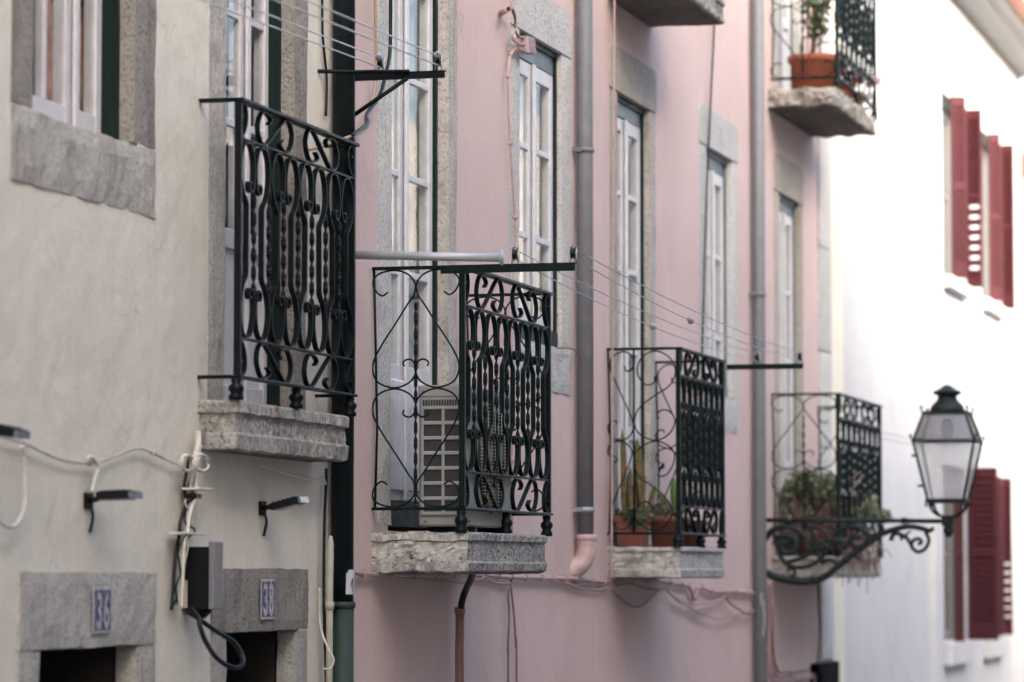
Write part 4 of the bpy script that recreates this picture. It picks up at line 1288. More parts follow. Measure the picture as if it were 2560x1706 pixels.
cable('cable', 'pink cable running down the stone jamb from the junction box', [(0.04, 15.05, 5.25), (0.03, 14.978, 5.254), (0.03, 14.914, 5.236), (0.03, 14.85, 5.204), (0.03, 14.813, 5.158), (0.03, 14.802, 5.102), (0.03, 14.807, 5.016), (0.03, 14.839, 4.807), (0.03, 14.885, 4.637), (0.03, 14.922, 4.486), (0.03, 14.93, 4.37), (0.03, 14.90, 4.192), (0.03, 14.869, 4.016), (0.03, 14.87, 3.4), (0.03, 14.884, 3.0)], 0.0055, M['cable_pink'], clips=7)
cable('cable', 'pink cable dropping from above into the junction box', [(0.04, 14.80, 5.9), (0.04, 14.828, 5.456), (0.04, 14.833, 5.407), (0.04, 14.886, 5.375), (0.04, 14.902, 5.349), (0.04, 14.876, 5.312), (0.04, 14.844, 5.286), (0.04, 14.876, 5.271), (0.04, 14.951, 5.271), (0.04, 15.06, 5.28)], 0.006, M['cable_pink'])
cable('cable', 'pink cable bending from the wall stub into the junction box', [(0.05, 14.76, 5.398), (0.05, 14.817, 5.399), (0.045, 14.876, 5.367), (0.04, 14.886, 5.333), (0.04, 14.919, 5.308), (0.04, 14.983, 5.301), (0.04, 15.07, 5.31)], 0.006, M['cable_brown'])
ps = thing('pipe_stub', (0.0, 14.80, 5.39), 'short pink pipe stub poking out of the wall', 'pipe stub')
obj('tube', MB().tube([(-0.01, 14.81, 5.388), (0.07, 14.66, 5.379)], 0.014, 12), M['pinkpaint'], ps)
obj('bore', MB().tube([(0.0695, 14.661, 5.379), (0.0708, 14.6585, 5.3789)], 0.010, 12), M['dark'], ps)
jb = thing('junction_box', (0.03, 15.1, 5.28), 'ribbed pink junction box at the window corner', 'junction box')
ax_ = Vector((0, 1, 0.07)).normalized()
az_ = Vector((0, -0.28, 1)).normalized()
obj('box', MB().obox((0.03, 15.115, 5.287), Vector((1, 0, 0)), ax_, az_, 0.025, 0.075, 0.037), M['pinkpaint'], jb)
rb = MB()
for k in range(10):
    rb.obox(Vector((0.0565, 15.135, 5.289)) + az_ * (-0.03 + 0.0066 * k), Vector((1, 0, 0)), ax_, az_, 0.0025, 0.05, 0.0017)
obj('rib', rb, M['pinkpaint'], jb)
cable('cable', 'thin dark cable at the foot of the window by the grey pipe', [(0.03, 15.70, 3.95), (0.03, 15.776, 3.957), (0.03, 15.963, 3.966), (0.03, 16.067, 3.958), (0.03, 16.06, 3.935)], 0.004, M['cable_brown'])
# cream wall
cable('cable', 'rope like conduit drooping across the cream wall', [(0.02, 9.0, 3.31), (0.02, 9.182, 3.295), (0.02, 9.407, 3.277), (0.02, 9.515, 3.26), (0.02, 9.64, 3.243), (0.02, 9.752, 3.236), (0.02, 9.905, 3.236), (0.02, 9.98, 3.243), (0.02, 10.146, 3.272), (0.02, 10.304, 3.296), (0.02, 10.44, 3.286), (0.02, 10.58, 3.266), (0.02, 10.722, 3.251)], 0.004, M['cable_rope'], clips=3)
cable('cable', 'white cable loop hanging below the floodlight at the left edge', [(0.04, 9.322, 3.268), (0.04, 9.345, 3.236), (0.04, 9.354, 3.163), (0.04, 9.348, 3.104), (0.04, 9.319, 3.06), (0.04, 9.261, 3.035), (0.03, 9.2, 3.05), (0.02, 9.16, 3.12)], 0.0065, M['cable_white'])
cable('cable', 'white lead looping over the floodlight left of the doorway', [(0.03, 9.842, 3.248), (0.03, 9.891, 3.254), (0.03, 9.942, 3.227), (0.03, 9.918, 3.189), (0.03, 9.894, 3.15)], 0.006, M['cable_white'])
bd = thing('cable_bundle', (0.03, 10.75, 3.0), 'tangled white cable bundle above the black utility box', 'cables')
bp1 = [(0.03, 10.83, 3.37), (0.035, 10.819, 3.327), (0.03, 10.805, 3.291), (0.03, 10.783, 3.239), (0.03, 10.762, 3.188), (0.03, 10.792, 3.158), (0.03, 10.763, 3.122), (0.03, 10.728, 3.076), (0.03, 10.721, 3.036), (0.03, 10.693, 2.985), (0.03, 10.679, 2.935), (0.03, 10.666, 2.86), (0.03, 10.653, 2.795)]
bp2 = [(0.05, 10.79, 3.30), (0.05, 10.78, 3.259), (0.05, 10.766, 3.208), (0.05, 10.752, 3.172), (0.05, 10.767, 3.152), (0.05, 10.723, 3.121), (0.05, 10.695, 3.075), (0.05, 10.681, 3.035), (0.05, 10.653, 2.995), (0.05, 10.64, 2.885), (0.05, 10.628, 2.79)]
obj('cord', MB().tube(spline(bp1, 5), [0.010] * 12 + [0.006] * 49, 8), M['cable_white'], bd)
obj('cord', MB().tube(spline(bp2, 5), 0.0055, 8), M['cable_white'], bd)
obj('cord', MB().tube(spline([(p[0] - 0.01, p[1] - 0.035, p[2] - 0.01) for p in bp1[2:]], 5), 0.006, 8), M['cable_black'], bd)
obj('cord', MB().tube(spline([(p[0], p[1] + 0.03, p[2]) for p in bp1[1:6]], 5), 0.005, 8), M['cable_white'], bd)
for q_ in range(4):
    pq = [(p[0] + random.gauss(0, 0.008), p[1] + random.gauss(0, 0.022), p[2] + random.gauss(0, 0.008)) for p in bp1[2 + q_ % 3:]]
    obj('cord', MB().tube(spline(pq, 5), 0.0036, 6), M['cable_rope'] if q_ % 2 else M['cable_black'], bd)
for (x, y, z, rr) in ((0.04, 10.70, 3.262, 0.026), (0.07, 10.752, 3.264, 0.028)):
    pts = [(x + 0.006 * math.sin(k), y + rr * 2.2 * math.cos(k * 0.4), z + rr * math.sin(k * 0.4)) for k in range(0, 30)]
    obj('coil', MB().tube(pts, 0.0046, 7), M['cable_white'], bd)
obj('tie', MB().bbox(0.012, 0.075, 10.72, 10.86, 3.175, 3.183, 0.002), M['cable_white'], bd)
obj('tie', MB().bbox(0.012, 0.06, 10.60, 10.82, 3.028, 3.036, 0.002), M['cable_white'], bd)
obj('tie', MB().bbox(0.012, 0.055, 10.745, 10.80, 3.148, 3.164, 0.002), M['cable_black'], bd)
cable('cable', 'thin white wire strung below the first balcony slab', [(0.03, 11.46, 3.278), (0.03, 11.71, 3.261), (0.03, 11.899, 3.25), (0.03, 12.113, 3.242), (0.03, 12.17, 3.25), (0.03, 12.20, 3.23)], 0.0045, M['cable_white'])
cable('cable', 'dark wire down the edge of the cream wall by the black pipe', [(0.02, 12.235, 3.29), (0.02, 12.235, 3.228), (0.02, 12.218, 3.104), (0.02, 12.211, 2.879), (0.02, 12.222, 2.711), (0.02, 12.251, 2.45)], 0.006, M['cable_black'])
cable('cable', 'slack white wire looping round the cream conduit near the bottom edge', [(0.04, 12.10, 2.85), (0.04, 12.11, 2.715), (0.08, 12.08, 2.631), (0.10, 12.084, 2.591), (0.09, 12.07, 2.559), (0.08, 12.02, 2.561)], 0.004, M['cable_white'])
cable('cable', 'brown cable down the pink wall edge beside the pale quoin', [(0.03, 22.73, 2.88), (0.03, 22.736, 2.834), (0.03, 22.764, 2.719), (0.03, 22.808, 2.582), (0.03, 22.805, 2.5), (0.03, 22.753, 2.392), (0.03, 22.687, 2.312), (0.03, 22.587, 2.179), (0.03, 22.58, 1.6)], 0.010, M['cable_brown'])
GP = 'pink cables turning along the wall at the bottom edge'
cable('cable', 'pink cable nearest the grey pipe turning along the bottom edge', [(0.02, 21.081, 2.85), (0.02, 21.081, 2.732), (0.02, 21.063, 2.58), (0.02, 21.044, 2.378), (0.02, 21.096, 2.275), (0.02, 21.304, 2.246), (0.02, 22.03, 2.233), (0.02, 22.6, 2.23)], 0.010, M['cable_pink'], group=GP)
cable('cable', 'middle pink cable turning along the bottom edge', [(0.02, 21.136, 2.85), (0.02, 21.136, 2.732), (0.02, 21.13, 2.528), (0.02, 21.141, 2.401), (0.02, 21.208, 2.302), (0.02, 21.361, 2.267), (0.02, 21.648, 2.265), (0.02, 22.031, 2.249), (0.02, 22.6, 2.25)], 0.009, M['cable_pink'], group=GP)
cable('cable', 'inner brown cable turning along the bottom edge', [(0.03, 21.09, 2.7), (0.03, 21.1, 2.529), (0.03, 21.143, 2.401), (0.03, 21.252, 2.322), (0.03, 21.336, 2.294), (0.03, 21.623, 2.291), (0.03, 21.768, 2.282), (0.03, 22.4, 2.29)], 0.008, M['cable_brown'], group=GP)


# ------------------------------------------------------------------ small fittings on the cream house
def floodlight(y, z, tilt, label):
    e = thing('floodlight', (0, y, z), label, 'floodlight', 'black floodlights on the cream wall')
    d = Vector((math.cos(tilt), 0, math.sin(tilt)))
    n = Vector((-math.sin(tilt), 0, math.cos(tilt)))
    c = Vector((0.092, y + 0.05, z + 0.012)) + d * 0.0
    obj('body', MB().obox(c, d, Vector((0, 1, 0)), n, 0.052, 0.05, 0.012), M['blackplastic'], e)
    fb = MB()
    for k in range(5):
        fb.obox(c + d * (-0.04 + 0.018 * k) + n * 0.014, d, Vector((0, 1, 0)), n, 0.002, 0.042, 0.002)
    obj('fin', fb, M['blackplastic'], e)
    obj('lens', MB().obox(c - n * 0.0135, d, Vector((0, 1, 0)), n, 0.042, 0.042, 0.002), M['lens'], e)
    obj('rim', MB().obox(c + d * 0.058 - n * 0.002, d, Vector((0, 1, 0)), n, 0.005, 0.046, 0.0105), M['lens'], e)
    obj('arm', MB().tube([(0.0, y + 0.03, z - 0.005), (0.03, y + 0.03, z), tuple(c - d * 0.05)], 0.009, 8), M['blackplastic'], e)
    obj('bracket', MB().bbox(0.0, 0.01, y, y + 0.06, z - 0.03, z + 0.02, 0.002), M['blackplastic'], e)
    obj('lead', MB().tube(spline([(0.012, y + 0.03, z - 0.02), (0.02, y + 0.03, z - 0.05), (0.012, y + 0.035, z - 0.085), (0.006, y + 0.04, z - 0.10)], 5), 0.005, 6), M['cable_black'], e)
    return e


floodlight(9.90, 3.128, R(2), 'black floodlight in the middle of the cream wall left of the cables')
floodlight(11.53, 3.135, R(14), 'black floodlight tilted upward under the first balcony slab')
floodlight(9.02, 3.29, R(-10), 'black floodlight cut off by the left edge')
ub = thing('utility_box', (0.0, 10.7, 2.78), 'black utility box with grey lid on the cream wall by the doorway', 'utility box')
obj('case', MB().bbox(0.0, 0.094, 10.765, 10.86, 2.785, 2.99, 0.004), M['blackplastic'], ub)
obj('lid', MB().bbox(0.0945, 0.116, 10.758, 10.845, 2.785, 3.008, 0.004), M['plastic_and_shade'], ub)
obj('gland', MB().lathe([(0.012, -0.03), (0.03, -0.012), (0.034, 0.0)], (0.05, 10.82, 2.785), 12), M['blackplastic'], ub)
obj('label_strip', MB().box(0.006, 0.02, 10.7625, 10.7645, 2.79, 2.88), M['cable_white'], ub)
obj('orange_strip', MB().box(0.1162, 0.1172, 10.826, 10.836, 2.84, 2.98), M['flower'], ub)
cable('cable', 'thick black cable looping from the bottom of the utility box', [(0.05, 10.72, 2.79), (0.08, 10.706, 2.76), (0.09, 10.693, 2.734), (0.10, 10.711, 2.689), (0.10, 10.801, 2.637), (0.12, 10.85, 2.606), (0.14, 10.9, 2.592), (0.15, 10.941, 2.604), (0.14, 10.961, 2.634), (0.12, 10.941, 2.675), (0.10, 10.905, 2.696), (0.08, 10.84, 2.722), (0.05, 10.79, 2.755), (0.02, 10.76, 2.78)], 0.0085, M['cable_black'])


def number_plate(y, z, txt, label):
    e = thing('number_plate', (0.02, y, z), label, 'house number', 'blue house number plates')
    h = 0.071
    obj('plate', MB().bbox(0.016, 0.021, y - h, y + h, z - h, z + h, 0.002), M['enamelwhite'], e)
    obj('field', MB().box(0.0212, 0.0222, y - h + 0.006, y + h - 0.006, z - h + 0.010, z + h - 0.010), M['enamel'], e)
    for k, ch in enumerate(txt):
        cu = bpy.data.curves.new('digit', 'FONT')
        cu.body = ch
        cu.size = 0.155
        cu.extrude = 0.0004
        cu.align_x = 'CENTER'
        cu.offset = 0.003
        cu.materials.append(M['enamelwhite'])
        tmp = bpy.data.objects.new('digit_curve', cu)
        me = bpy.data.meshes.new_from_object(tmp)
        bpy.data.objects.remove(tmp)
        o = bpy.data.objects.new('digit', me)
        COL.objects.link(o)
        o.parent = e
        o.rotation_euler = (R(90), 0, R(90))
        o.scale = (0.62, 1.0, 1.0)
        o.location = (0.0030, -0.030 + 0.060 * k, -0.054)
    return e


number_plate(10.012, 2.79, '36', 'blue enamel house number plate over the leftmost doorway')
number_plate(11.578, 2.813, '38', 'blue enamel house number plate over the doorway beside the black box')
sh = thing('notice', (0.095, 12.33, 2.87), 'small white paper notice taped to the black downpipe', 'notice')
v, f = [], []
for i in range(7):
    a = -0.95 + i * 0.22
    for z in (2.826, 2.917):
        v.append((0.05 + 0.0455 * math.cos(a), 12.337 + 0.0455 * math.sin(a) + (0.008 if z > 2.9 else 0), z))
for i in range(6):
    f.append((2 * i, 2 * i + 2, 2 * i + 3, 2 * i + 1))
obj('sheet', MB().add(v, f, True), M['paper'], sh)
pr = MB()
pr.prism([(12.322 + 0.012 * math.cos(t) * 0.9, 2.872 + 0.013 * math.sin(t + 0.5)) for t in [k * 0.785 for k in range(8)]], 'x', 0.0945, 0.0962)
obj('print', pr, M['ink_brown'], sh)
obj('print', MB().tube([(0.0960, 12.33 + 0.009 * math.cos(k * 0.52), 2.848 + 0.012 * math.sin(k * 0.52)) for k in range(12)], 0.0012, 5, closed=True), M['ink_grey'], sh)
mbx = thing('meter_box', (0, 22.95, 1.9), 'black box under the pale quoin at the bottom edge', 'meter box')
obj('case', MB().bbox(0.0, 0.06, 22.60, 23.40, 1.75, 2.315, 0.006), M['matt_black'], mbx)
obj('door', MB().bbox(0.061, 0.068, 22.66, 23.34, 1.80, 2.27, 0.003), M['matt_black'], mbx)
cu = thing('cushion', (-0.3, 9.9, 4.28), 'orange patterned cushion behind the glass of the left window', 'cushion')
pts = MB()
v, f = [], []
n = 14
for s_ in (1, -1):
    for i in range(n + 1):
        for j in range(n + 1):
            u, w_ = i / n * 2 - 1, j / n * 2 - 1
            t = 0.028 * ((1 - u ** 4) * (1 - w_ ** 4)) ** 0.5
            pin = 1 - 0.12 * (1 - abs(u)) - 0.0
            v.append((-0.165 + s_ * t, 10.09 + u * 0.19 * (1 - 0.1 * (1 - w_ * w_)), 4.50 + w_ * 0.20 * (1 - 0.1 * (1 - u * u))))
m_ = (n + 1) ** 2
for s_ in (0, 1):
    for i in range(n):
        for j in range(n):
            q = s_ * m_ + i * (n + 1) + j
            f.append((q, q + n + 1, q + n + 2, q + 1))
obj('cover', MB().add(v, f, True), M['cushion'], cu)


# ------------------------------------------------------------------ street lamp
sl = thing('street_lamp', (0.0, 20.85, 3.2), 'old green black wall lantern on a long scrolled iron arm', 'street lamp')
LY = 20.86
I = M['lampiron']


def lampcurve(name, pts, r, parent=sl):
    sp = spline([(p[0], LY + (p[2] if len(p) > 2 else 0), p[1]) for p in pts], 5)
    if name in ('scroll', 'leaf', 'tip_scroll'):
        r = tuple(q * 1.22 for q in r) if isinstance(r, tuple) else r * 1.25
    if isinstance(r, tuple):
        r = [r[0] + (r[1] - r[0]) * i / (len(sp) - 1) for i in range(len(sp))]
    return obj(name, MB().tube(sp, r, 10), I, parent)


obj('arm', MB().tube([(0.0, LY, 3.228), (0.4, LY, 3.226), (1.13, LY, 3.217)], 0.0135, 14), I, sl)
for xx in (0.18, 0.885):
    obj('collar', MB().tube([(xx - 0.018, LY, 3.222), (xx + 0.018, LY, 3.221)], 0.018, 14), I, sl)
lampcurve('main_scroll', [(0.0, 2.93), (0.086, 2.888), (0.2, 2.86), (0.305, 2.856), (0.41, 2.891), (0.523, 2.985), (0.637, 3.071), (0.741, 3.139), (0.836, 3.173), (0.906, 3.186), (0.983, 3.176), (1.035, 3.158)], (0.024, 0.015))
lampcurve('tip_scroll', [(1.058, 3.18), (1.04, 3.16), (1.013, 3.156), (1.031, 3.104), (1.008, 3.053), (0.965, 3.034), (0.929, 3.062), (0.935, 3.1), (0.97, 3.113), (0.987, 3.092), (0.965, 3.079)], (0.010, 0.009))
lampcurve('tip_scroll', [(0.926, 3.07), (0.901, 3.113), (0.862, 3.139), (0.828, 3.143), (0.806, 3.122), (0.81, 3.101)], (0.009, 0.012))
lampcurve('tip_leaf', [(0.89, 3.125), (0.905, 3.15), (0.93, 3.155)], (0.010, 0.003))
lampcurve('tip_leaf', [(0.87, 3.105), (0.86, 3.125), (0.85, 3.15)], (0.012, 0.003))
lampcurve('scroll', [(0.02, 3.10), (0.043, 3.124), (0.079, 3.167), (0.158, 3.189), (0.228, 3.171), (0.276, 3.124), (0.284, 3.072), (0.306, 3.05), (0.332, 3.072)], (0.016, 0.012))
lampcurve('scroll', [(0.096, 3.12), (0.149, 3.133), (0.201, 3.124), (0.227, 3.08), (0.205, 3.037), (0.161, 3.029), (0.135, 3.055), (0.144, 3.085), (0.175, 3.089)], (0.014, 0.018))
lampcurve('scroll', [(0.096, 3.124), (0.117, 3.038), (0.157, 2.968), (0.226, 2.942), (0.305, 2.951), (0.375, 2.994), (0.428, 3.063), (0.481, 3.097), (0.524, 3.088), (0.515, 3.05)], (0.012, 0.010))
lampcurve('scroll', [(0.157, 2.968), (0.244, 2.994), (0.306, 3.029), (0.341, 3.08), (0.333, 3.141), (0.307, 3.175)], 0.011)
lampcurve('scroll', [(0.298, 3.171), (0.342, 3.184), (0.394, 3.158), (0.411, 3.106), (0.367, 3.08)], 0.011)
lampcurve('scroll', [(0.446, 3.089), (0.481, 3.157), (0.551, 3.187), (0.62, 3.174), (0.663, 3.131), (0.646, 3.08), (0.593, 3.062), (0.559, 3.097), (0.585, 3.131), (0.62, 3.114)], (0.011, 0.016))
lampcurve('scroll', [(0.646, 3.131), (0.707, 3.14), (0.75, 3.157), (0.752, 3.185), (0.729, 3.195), (0.728, 3.18)], 0.008)
lampcurve('leaf', [(0.157, 2.968), (0.183, 2.938), (0.169, 2.917)], (0.010, 0.007))
lampcurve('leaf', [(0.18, 2.945), (0.218, 2.917), (0.209, 2.891), (0.187, 2.886)], (0.008, 0.009))
lampcurve('leaf', [(0.375, 2.994), (0.349, 3.037), (0.367, 3.063), (0.385, 3.05)], (0.010, 0.014))
lampcurve('leaf', [(0.47, 2.965), (0.445, 2.985), (0.41, 2.985), (0.375, 2.968)], (0.008, 0.012))
lampcurve('leaf', [(0.428, 3.063), (0.40, 3.075), (0.385, 3.06)], (0.010, 0.014))
lampcurve('leaf', [(0.5, 3.095), (0.47, 3.11), (0.445, 3.10)], (0.010, 0.014))
lampcurve('leaf', [(0.56, 3.02), (0.60, 3.0), (0.625, 2.985)], (0.012, 0.004))
obj('collar', MB().tube([(0.325, LY, 2.859), (0.35, LY, 2.866)], 0.026, 12), I, sl)
obj('collar', MB().tube([(0.515, LY, 2.978), (0.54, LY, 2.999)], 0.024, 12), I, sl)
LX = 1.148
obj('finial', MB().lathe([(0.002, -0.098), (0.016, -0.09), (0.030, -0.066), (0.034, -0.045), (0.030, -0.04), (0.022, -0.036), (0.022, -0.03)], (LX, LY, 3.215), 16), I, sl)
obj('socket', MB().bbox(LX - 0.036, LX + 0.036, LY - 0.036, LY + 0.036, 3.186, 3.243, 0.006), I, sl)
for sx, sy in ((-1, -1), (1, -1), (-1, 1), (1, 1)):
    sp = spline([(LX, LY, 3.245), (LX + sx * 0.05, LY + sy * 0.05, 3.25), (LX + sx * 0.088, LY + sy * 0.088, 3.285), (LX + sx * 0.102, LY + sy * 0.102, 3.335)], 5)
    obj('yoke', MB().tube(sp, 0.008, 8), I, sl)
lan = thing  # (lantern members below)
bz, tz, rz = 3.345, 3.695, 3.865
hb_, ht_, hr_ = 0.108, 0.182, 0.125


def frustum_edges(z0, h0, z1, h1, r):
    for sx, sy in ((-1, -1), (1, -1), (1, 1), (-1, 1)):
        obj('corner_bar', MB().tube([(LX + sx * h0, LY + sy * h0, z0), (LX + sx * h1, LY + sy * h1, z1)], r, 6), I, lanf)


lanf = obj('lantern', MB().box(LX - hb_ + 0.01, LX + hb_ - 0.01, LY - hb_ + 0.01, LY + hb_ - 0.01, bz - 0.02, bz - 0.0121), I, sl)
frustum_edges(bz, hb_, tz, ht_, 0.0085)
obj('rim', MB().add([], []).box(LX - hb_ - 0.012, LX + hb_ + 0.012, LY - hb_ - 0.012, LY + hb_ + 0.012, bz - 0.012, bz + 0.006), I, lanf)
fr4 = MB()
for a, b, c, d_ in ((-1, 1, -1, -1), (-1, 1, 1, 1)):
    fr4.box(LX - ht_ - 0.01, LX + ht_ + 0.01, LY + c * ht_ - 0.01, LY + c * ht_ + 0.01, tz - 0.006, tz + 0.008)
    fr4.box(LX + c * ht_ - 0.01, LX + c * ht_ + 0.01, LY - ht_ + 0.0101, LY + ht_ - 0.0101, tz - 0.006, tz + 0.008)
obj('rim', fr4, I, lanf)
frustum_edges(tz, ht_, rz, hr_, 0.008)
obj('rim', MB().box(LX - hr_ - 0.012, LX + hr_ + 0.012, LY - hr_ - 0.012, LY + hr_ + 0.012, rz - 0.004, rz + 0.008), I, lanf)
kn = MB()
for hh, z in ((ht_ + 0.012, tz + 0.008), (hr_ + 0.012, rz + 0.008)):
    for sx, sy in ((-1, -1), (1, -1), (1, 1), (-1, 1)):
        kn.lathe([(0.004, 0), (0.004, 0.012), (0.009, 0.018), (0.008, 0.028), (0.002, 0.032)], (LX + sx * hh, LY + sy * hh, z), 8)
for sx, sy in ((-1, -1), (1, -1), (1, 1), (-1, 1)):
    kn.lathe([(0.002, -0.034), (0.008, -0.026), (0.005, -0.014), (0.008, 0)], (LX + sx * (hb_ + 0.008), LY + sy * (hb_ + 0.008), bz - 0.012), 8)
obj('knob', kn, I, lanf)
obj('cap', MB().lathe([(0.105, 0.008), (0.104, 0.02), (0.098, 0.04), (0.085, 0.055), (0.065, 0.075), (0.056, 0.092), (0.058, 0.106), (0.080, 0.116), (0.086, 0.124), (0.080, 0.132), (0.060, 0.14), (0.040, 0.152), (0.022, 0.165), (0.004, 0.17)], (LX, LY, rz), 24), I, lanf)


def panes(z0, h0, z1, h1, m, name):
    for sx, sy in ((0, -1), (1, 0), (0, 1), (-1, 0)):
        def C(h, s_):
            return (LX + (sx * h if sx else s_ * h), LY + (sy * h if sy else s_ * h))
        k0, k1 = h0 - 0.004, h1 - 0.004
        a, b = C(k0, -1), C(k0, 1)
        c, d_ = C(k1, 1), C(k1, -1)
        obj(name, MB().add([(a[0], a[1], z0), (b[0], b[1], z0), (c[0], c[1], z1), (d_[0], d_[1], z1)], [(0, 1, 2, 3)]), m, lanf)


panes(bz + 0.006, hb_, tz - 0.006, ht_, M['lampglass'], 'pane')
panes(tz + 0.008, ht_, rz - 0.004, hr_, M['lampglass_top'], 'roof_pane')
obj('bulb', MB().lathe([(0.012, 0), (0.016, 0.03), (0.034, 0.08), (0.038, 0.12), (0.025, 0.16), (0.004, 0.175)], (LX, LY, rz - 0.20), 14), M['whitepaint'], lanf)
hg = MB()
for z in (3.42, 3.60):
    hg.box(LX - hb_ - 0.055 - (z - 3.42) * 0.2, LX - hb_ - 0.02 - (z - 3.42) * 0.2, LY - 0.13, LY - 0.11, z, z + 0.015)
obj('hinge', hg, I, lanf)
# thin overhead wire across the far street
ow = thing('overhead_wire', (0.42, 22.95, 3.85), 'pair of thin pale wires running from the far balcony behind the lantern', 'wire')
obj('cord', MB().tube([(0.42, 22.95, 3.84), (0.75, 25.5, 3.80), (1.1, 28.2, 3.76), (1.25, 40, 3.6)], 0.004, 6), M['wire_pale'], ow)
obj('cord', MB().tube([(0.42, 22.95, 3.80), (0.75, 25.5, 3.75), (1.1, 28.2, 3.70), (1.25, 40, 3.5)], 0.004, 6), M['wire_pale'], ow)


# ------------------------------------------------------------------ plants and pots
def pot(name, c, r0, r1, h, label, m, square=False, group='flower pots on the balconies', saucer=False):
    e = thing(name, c, label, 'flower pot', group)
    if square:
        mb = MB()
        v = [(c[0] + sx * r, c[1] + sy * r, c[2] + z) for r, z in ((r0, 0), (r1 * 0.96, h * 0.82), (r1 * 1.04, h * 0.82), (r1 * 1.05, h), (r1 * 0.9, h), (r1 * 0.88, h * 0.9)) for sx, sy in ((-1, -1), (1, -1), (1, 1), (-1, 1))]
        f = [(3, 2, 1, 0)] + [(4 * k + i, 4 * k + (i + 1) % 4, 4 * k + 4 + (i + 1) % 4, 4 * k + 4 + i) for k in range(5) for i in range(4)]
        obj('body', mb.add(v, f), m, e)
        obj('soil', MB().box(c[0] - r1 * 0.88, c[0] + r1 * 0.88, c[1] - r1 * 0.88, c[1] + r1 * 0.88, c[2] + h * 0.8, c[2] + h * 0.9), M['soil'], e)
    else:
        obj('body', MB().lathe([(r0, 0), (r1 * 0.95, h * 0.82), (r1 * 1.04, h * 0.83), (r1 * 1.07, h * 0.97), (r1 * 1.05, h), (r1 * 0.92, h), (r1 * 0.9, h * 0.9)], c, 28), m, e)
        obj('soil', MB().lathe([(r1 * 0.89, 0), (r1 * 0.89, 0.004)], (c[0], c[1], c[2] + h * 0.91), 20), M['soil'], e)
        if saucer:
            obj('saucer', MB().lathe([(r0 * 0.9, -0.012), (r0 * 1.2, -0.002), (r0 * 1.28, 0.008), (r0 * 1.1, 0.006), (r0, 0.0)], c, 28), m, e)
    return e


def leaf_quads(mb, c, spread, n, size, up=0.3, rnd=random):
    for _ in range(n):
        while True:
            q = Vector((rnd.uniform(-1, 1), rnd.uniform(-1, 1), rnd.uniform(-1, 1)))
            if q.length <= 1:
                break
        q = q * (0.55 + 0.45 * rnd.random())
        p = Vector(c) + Vector((q.x * spread[0], q.y * spread[1], q.z * spread[2]))
        d = (Vector((rnd.gauss(0, 1), rnd.gauss(0, 1), rnd.gauss(up, 1)))).normalized()
        s_ = d.cross(Vector((rnd.gauss(0, 1), rnd.gauss(0, 1), rnd.gauss(0, 1)))).normalized()
        L = size * rnd.uniform(0.6, 1.3)
        w_ = L * rnd.uniform(0.3, 0.5)
        nrm = d.cross(s_)
        mb.add([p, p + d * L * 0.5 + s_ * w_ + nrm * L * 0.1, p + d * L, p + d * L * 0.5 - s_ * w_ + nrm * L * 0.1], [(0, 1, 2), (0, 2, 3)])


def blade(base, tip, w_, bend, n=7):
    base, tip = Vector(base), Vector(tip)
    d = tip - base
    side = d.cross(Vector((0.3, -1, 0.2))).normalized()
    mid = (base + tip) / 2 + Vector(bend)
    pts = []
    for i in range(n + 1):
        t = i / n
        p = base * (1 - t) ** 2 + mid * 2 * t * (1 - t) + tip * t * t
        ww = w_ * math.sin(math.pi * min(1, 0.18 + 0.82 * t)) ** 0.8 if t < 1 else 0.0015
        nrm = side.cross(d).normalized()
        pts += [p - side * ww, p + nrm * ww * 0.5, p + side * ww, p - nrm * ww * 0.4]
    f = []
    for i in range(n):
        for k in range(4):
            f.append((4 * i + k, 4 * i + (k + 1) % 4, 4 * i + 4 + (k + 1) % 4, 4 * i + 4 + k))
    f += [(3, 2, 1, 0), tuple(4 * n + k for k in range(4))]
    return MB().add(pts, f, True)


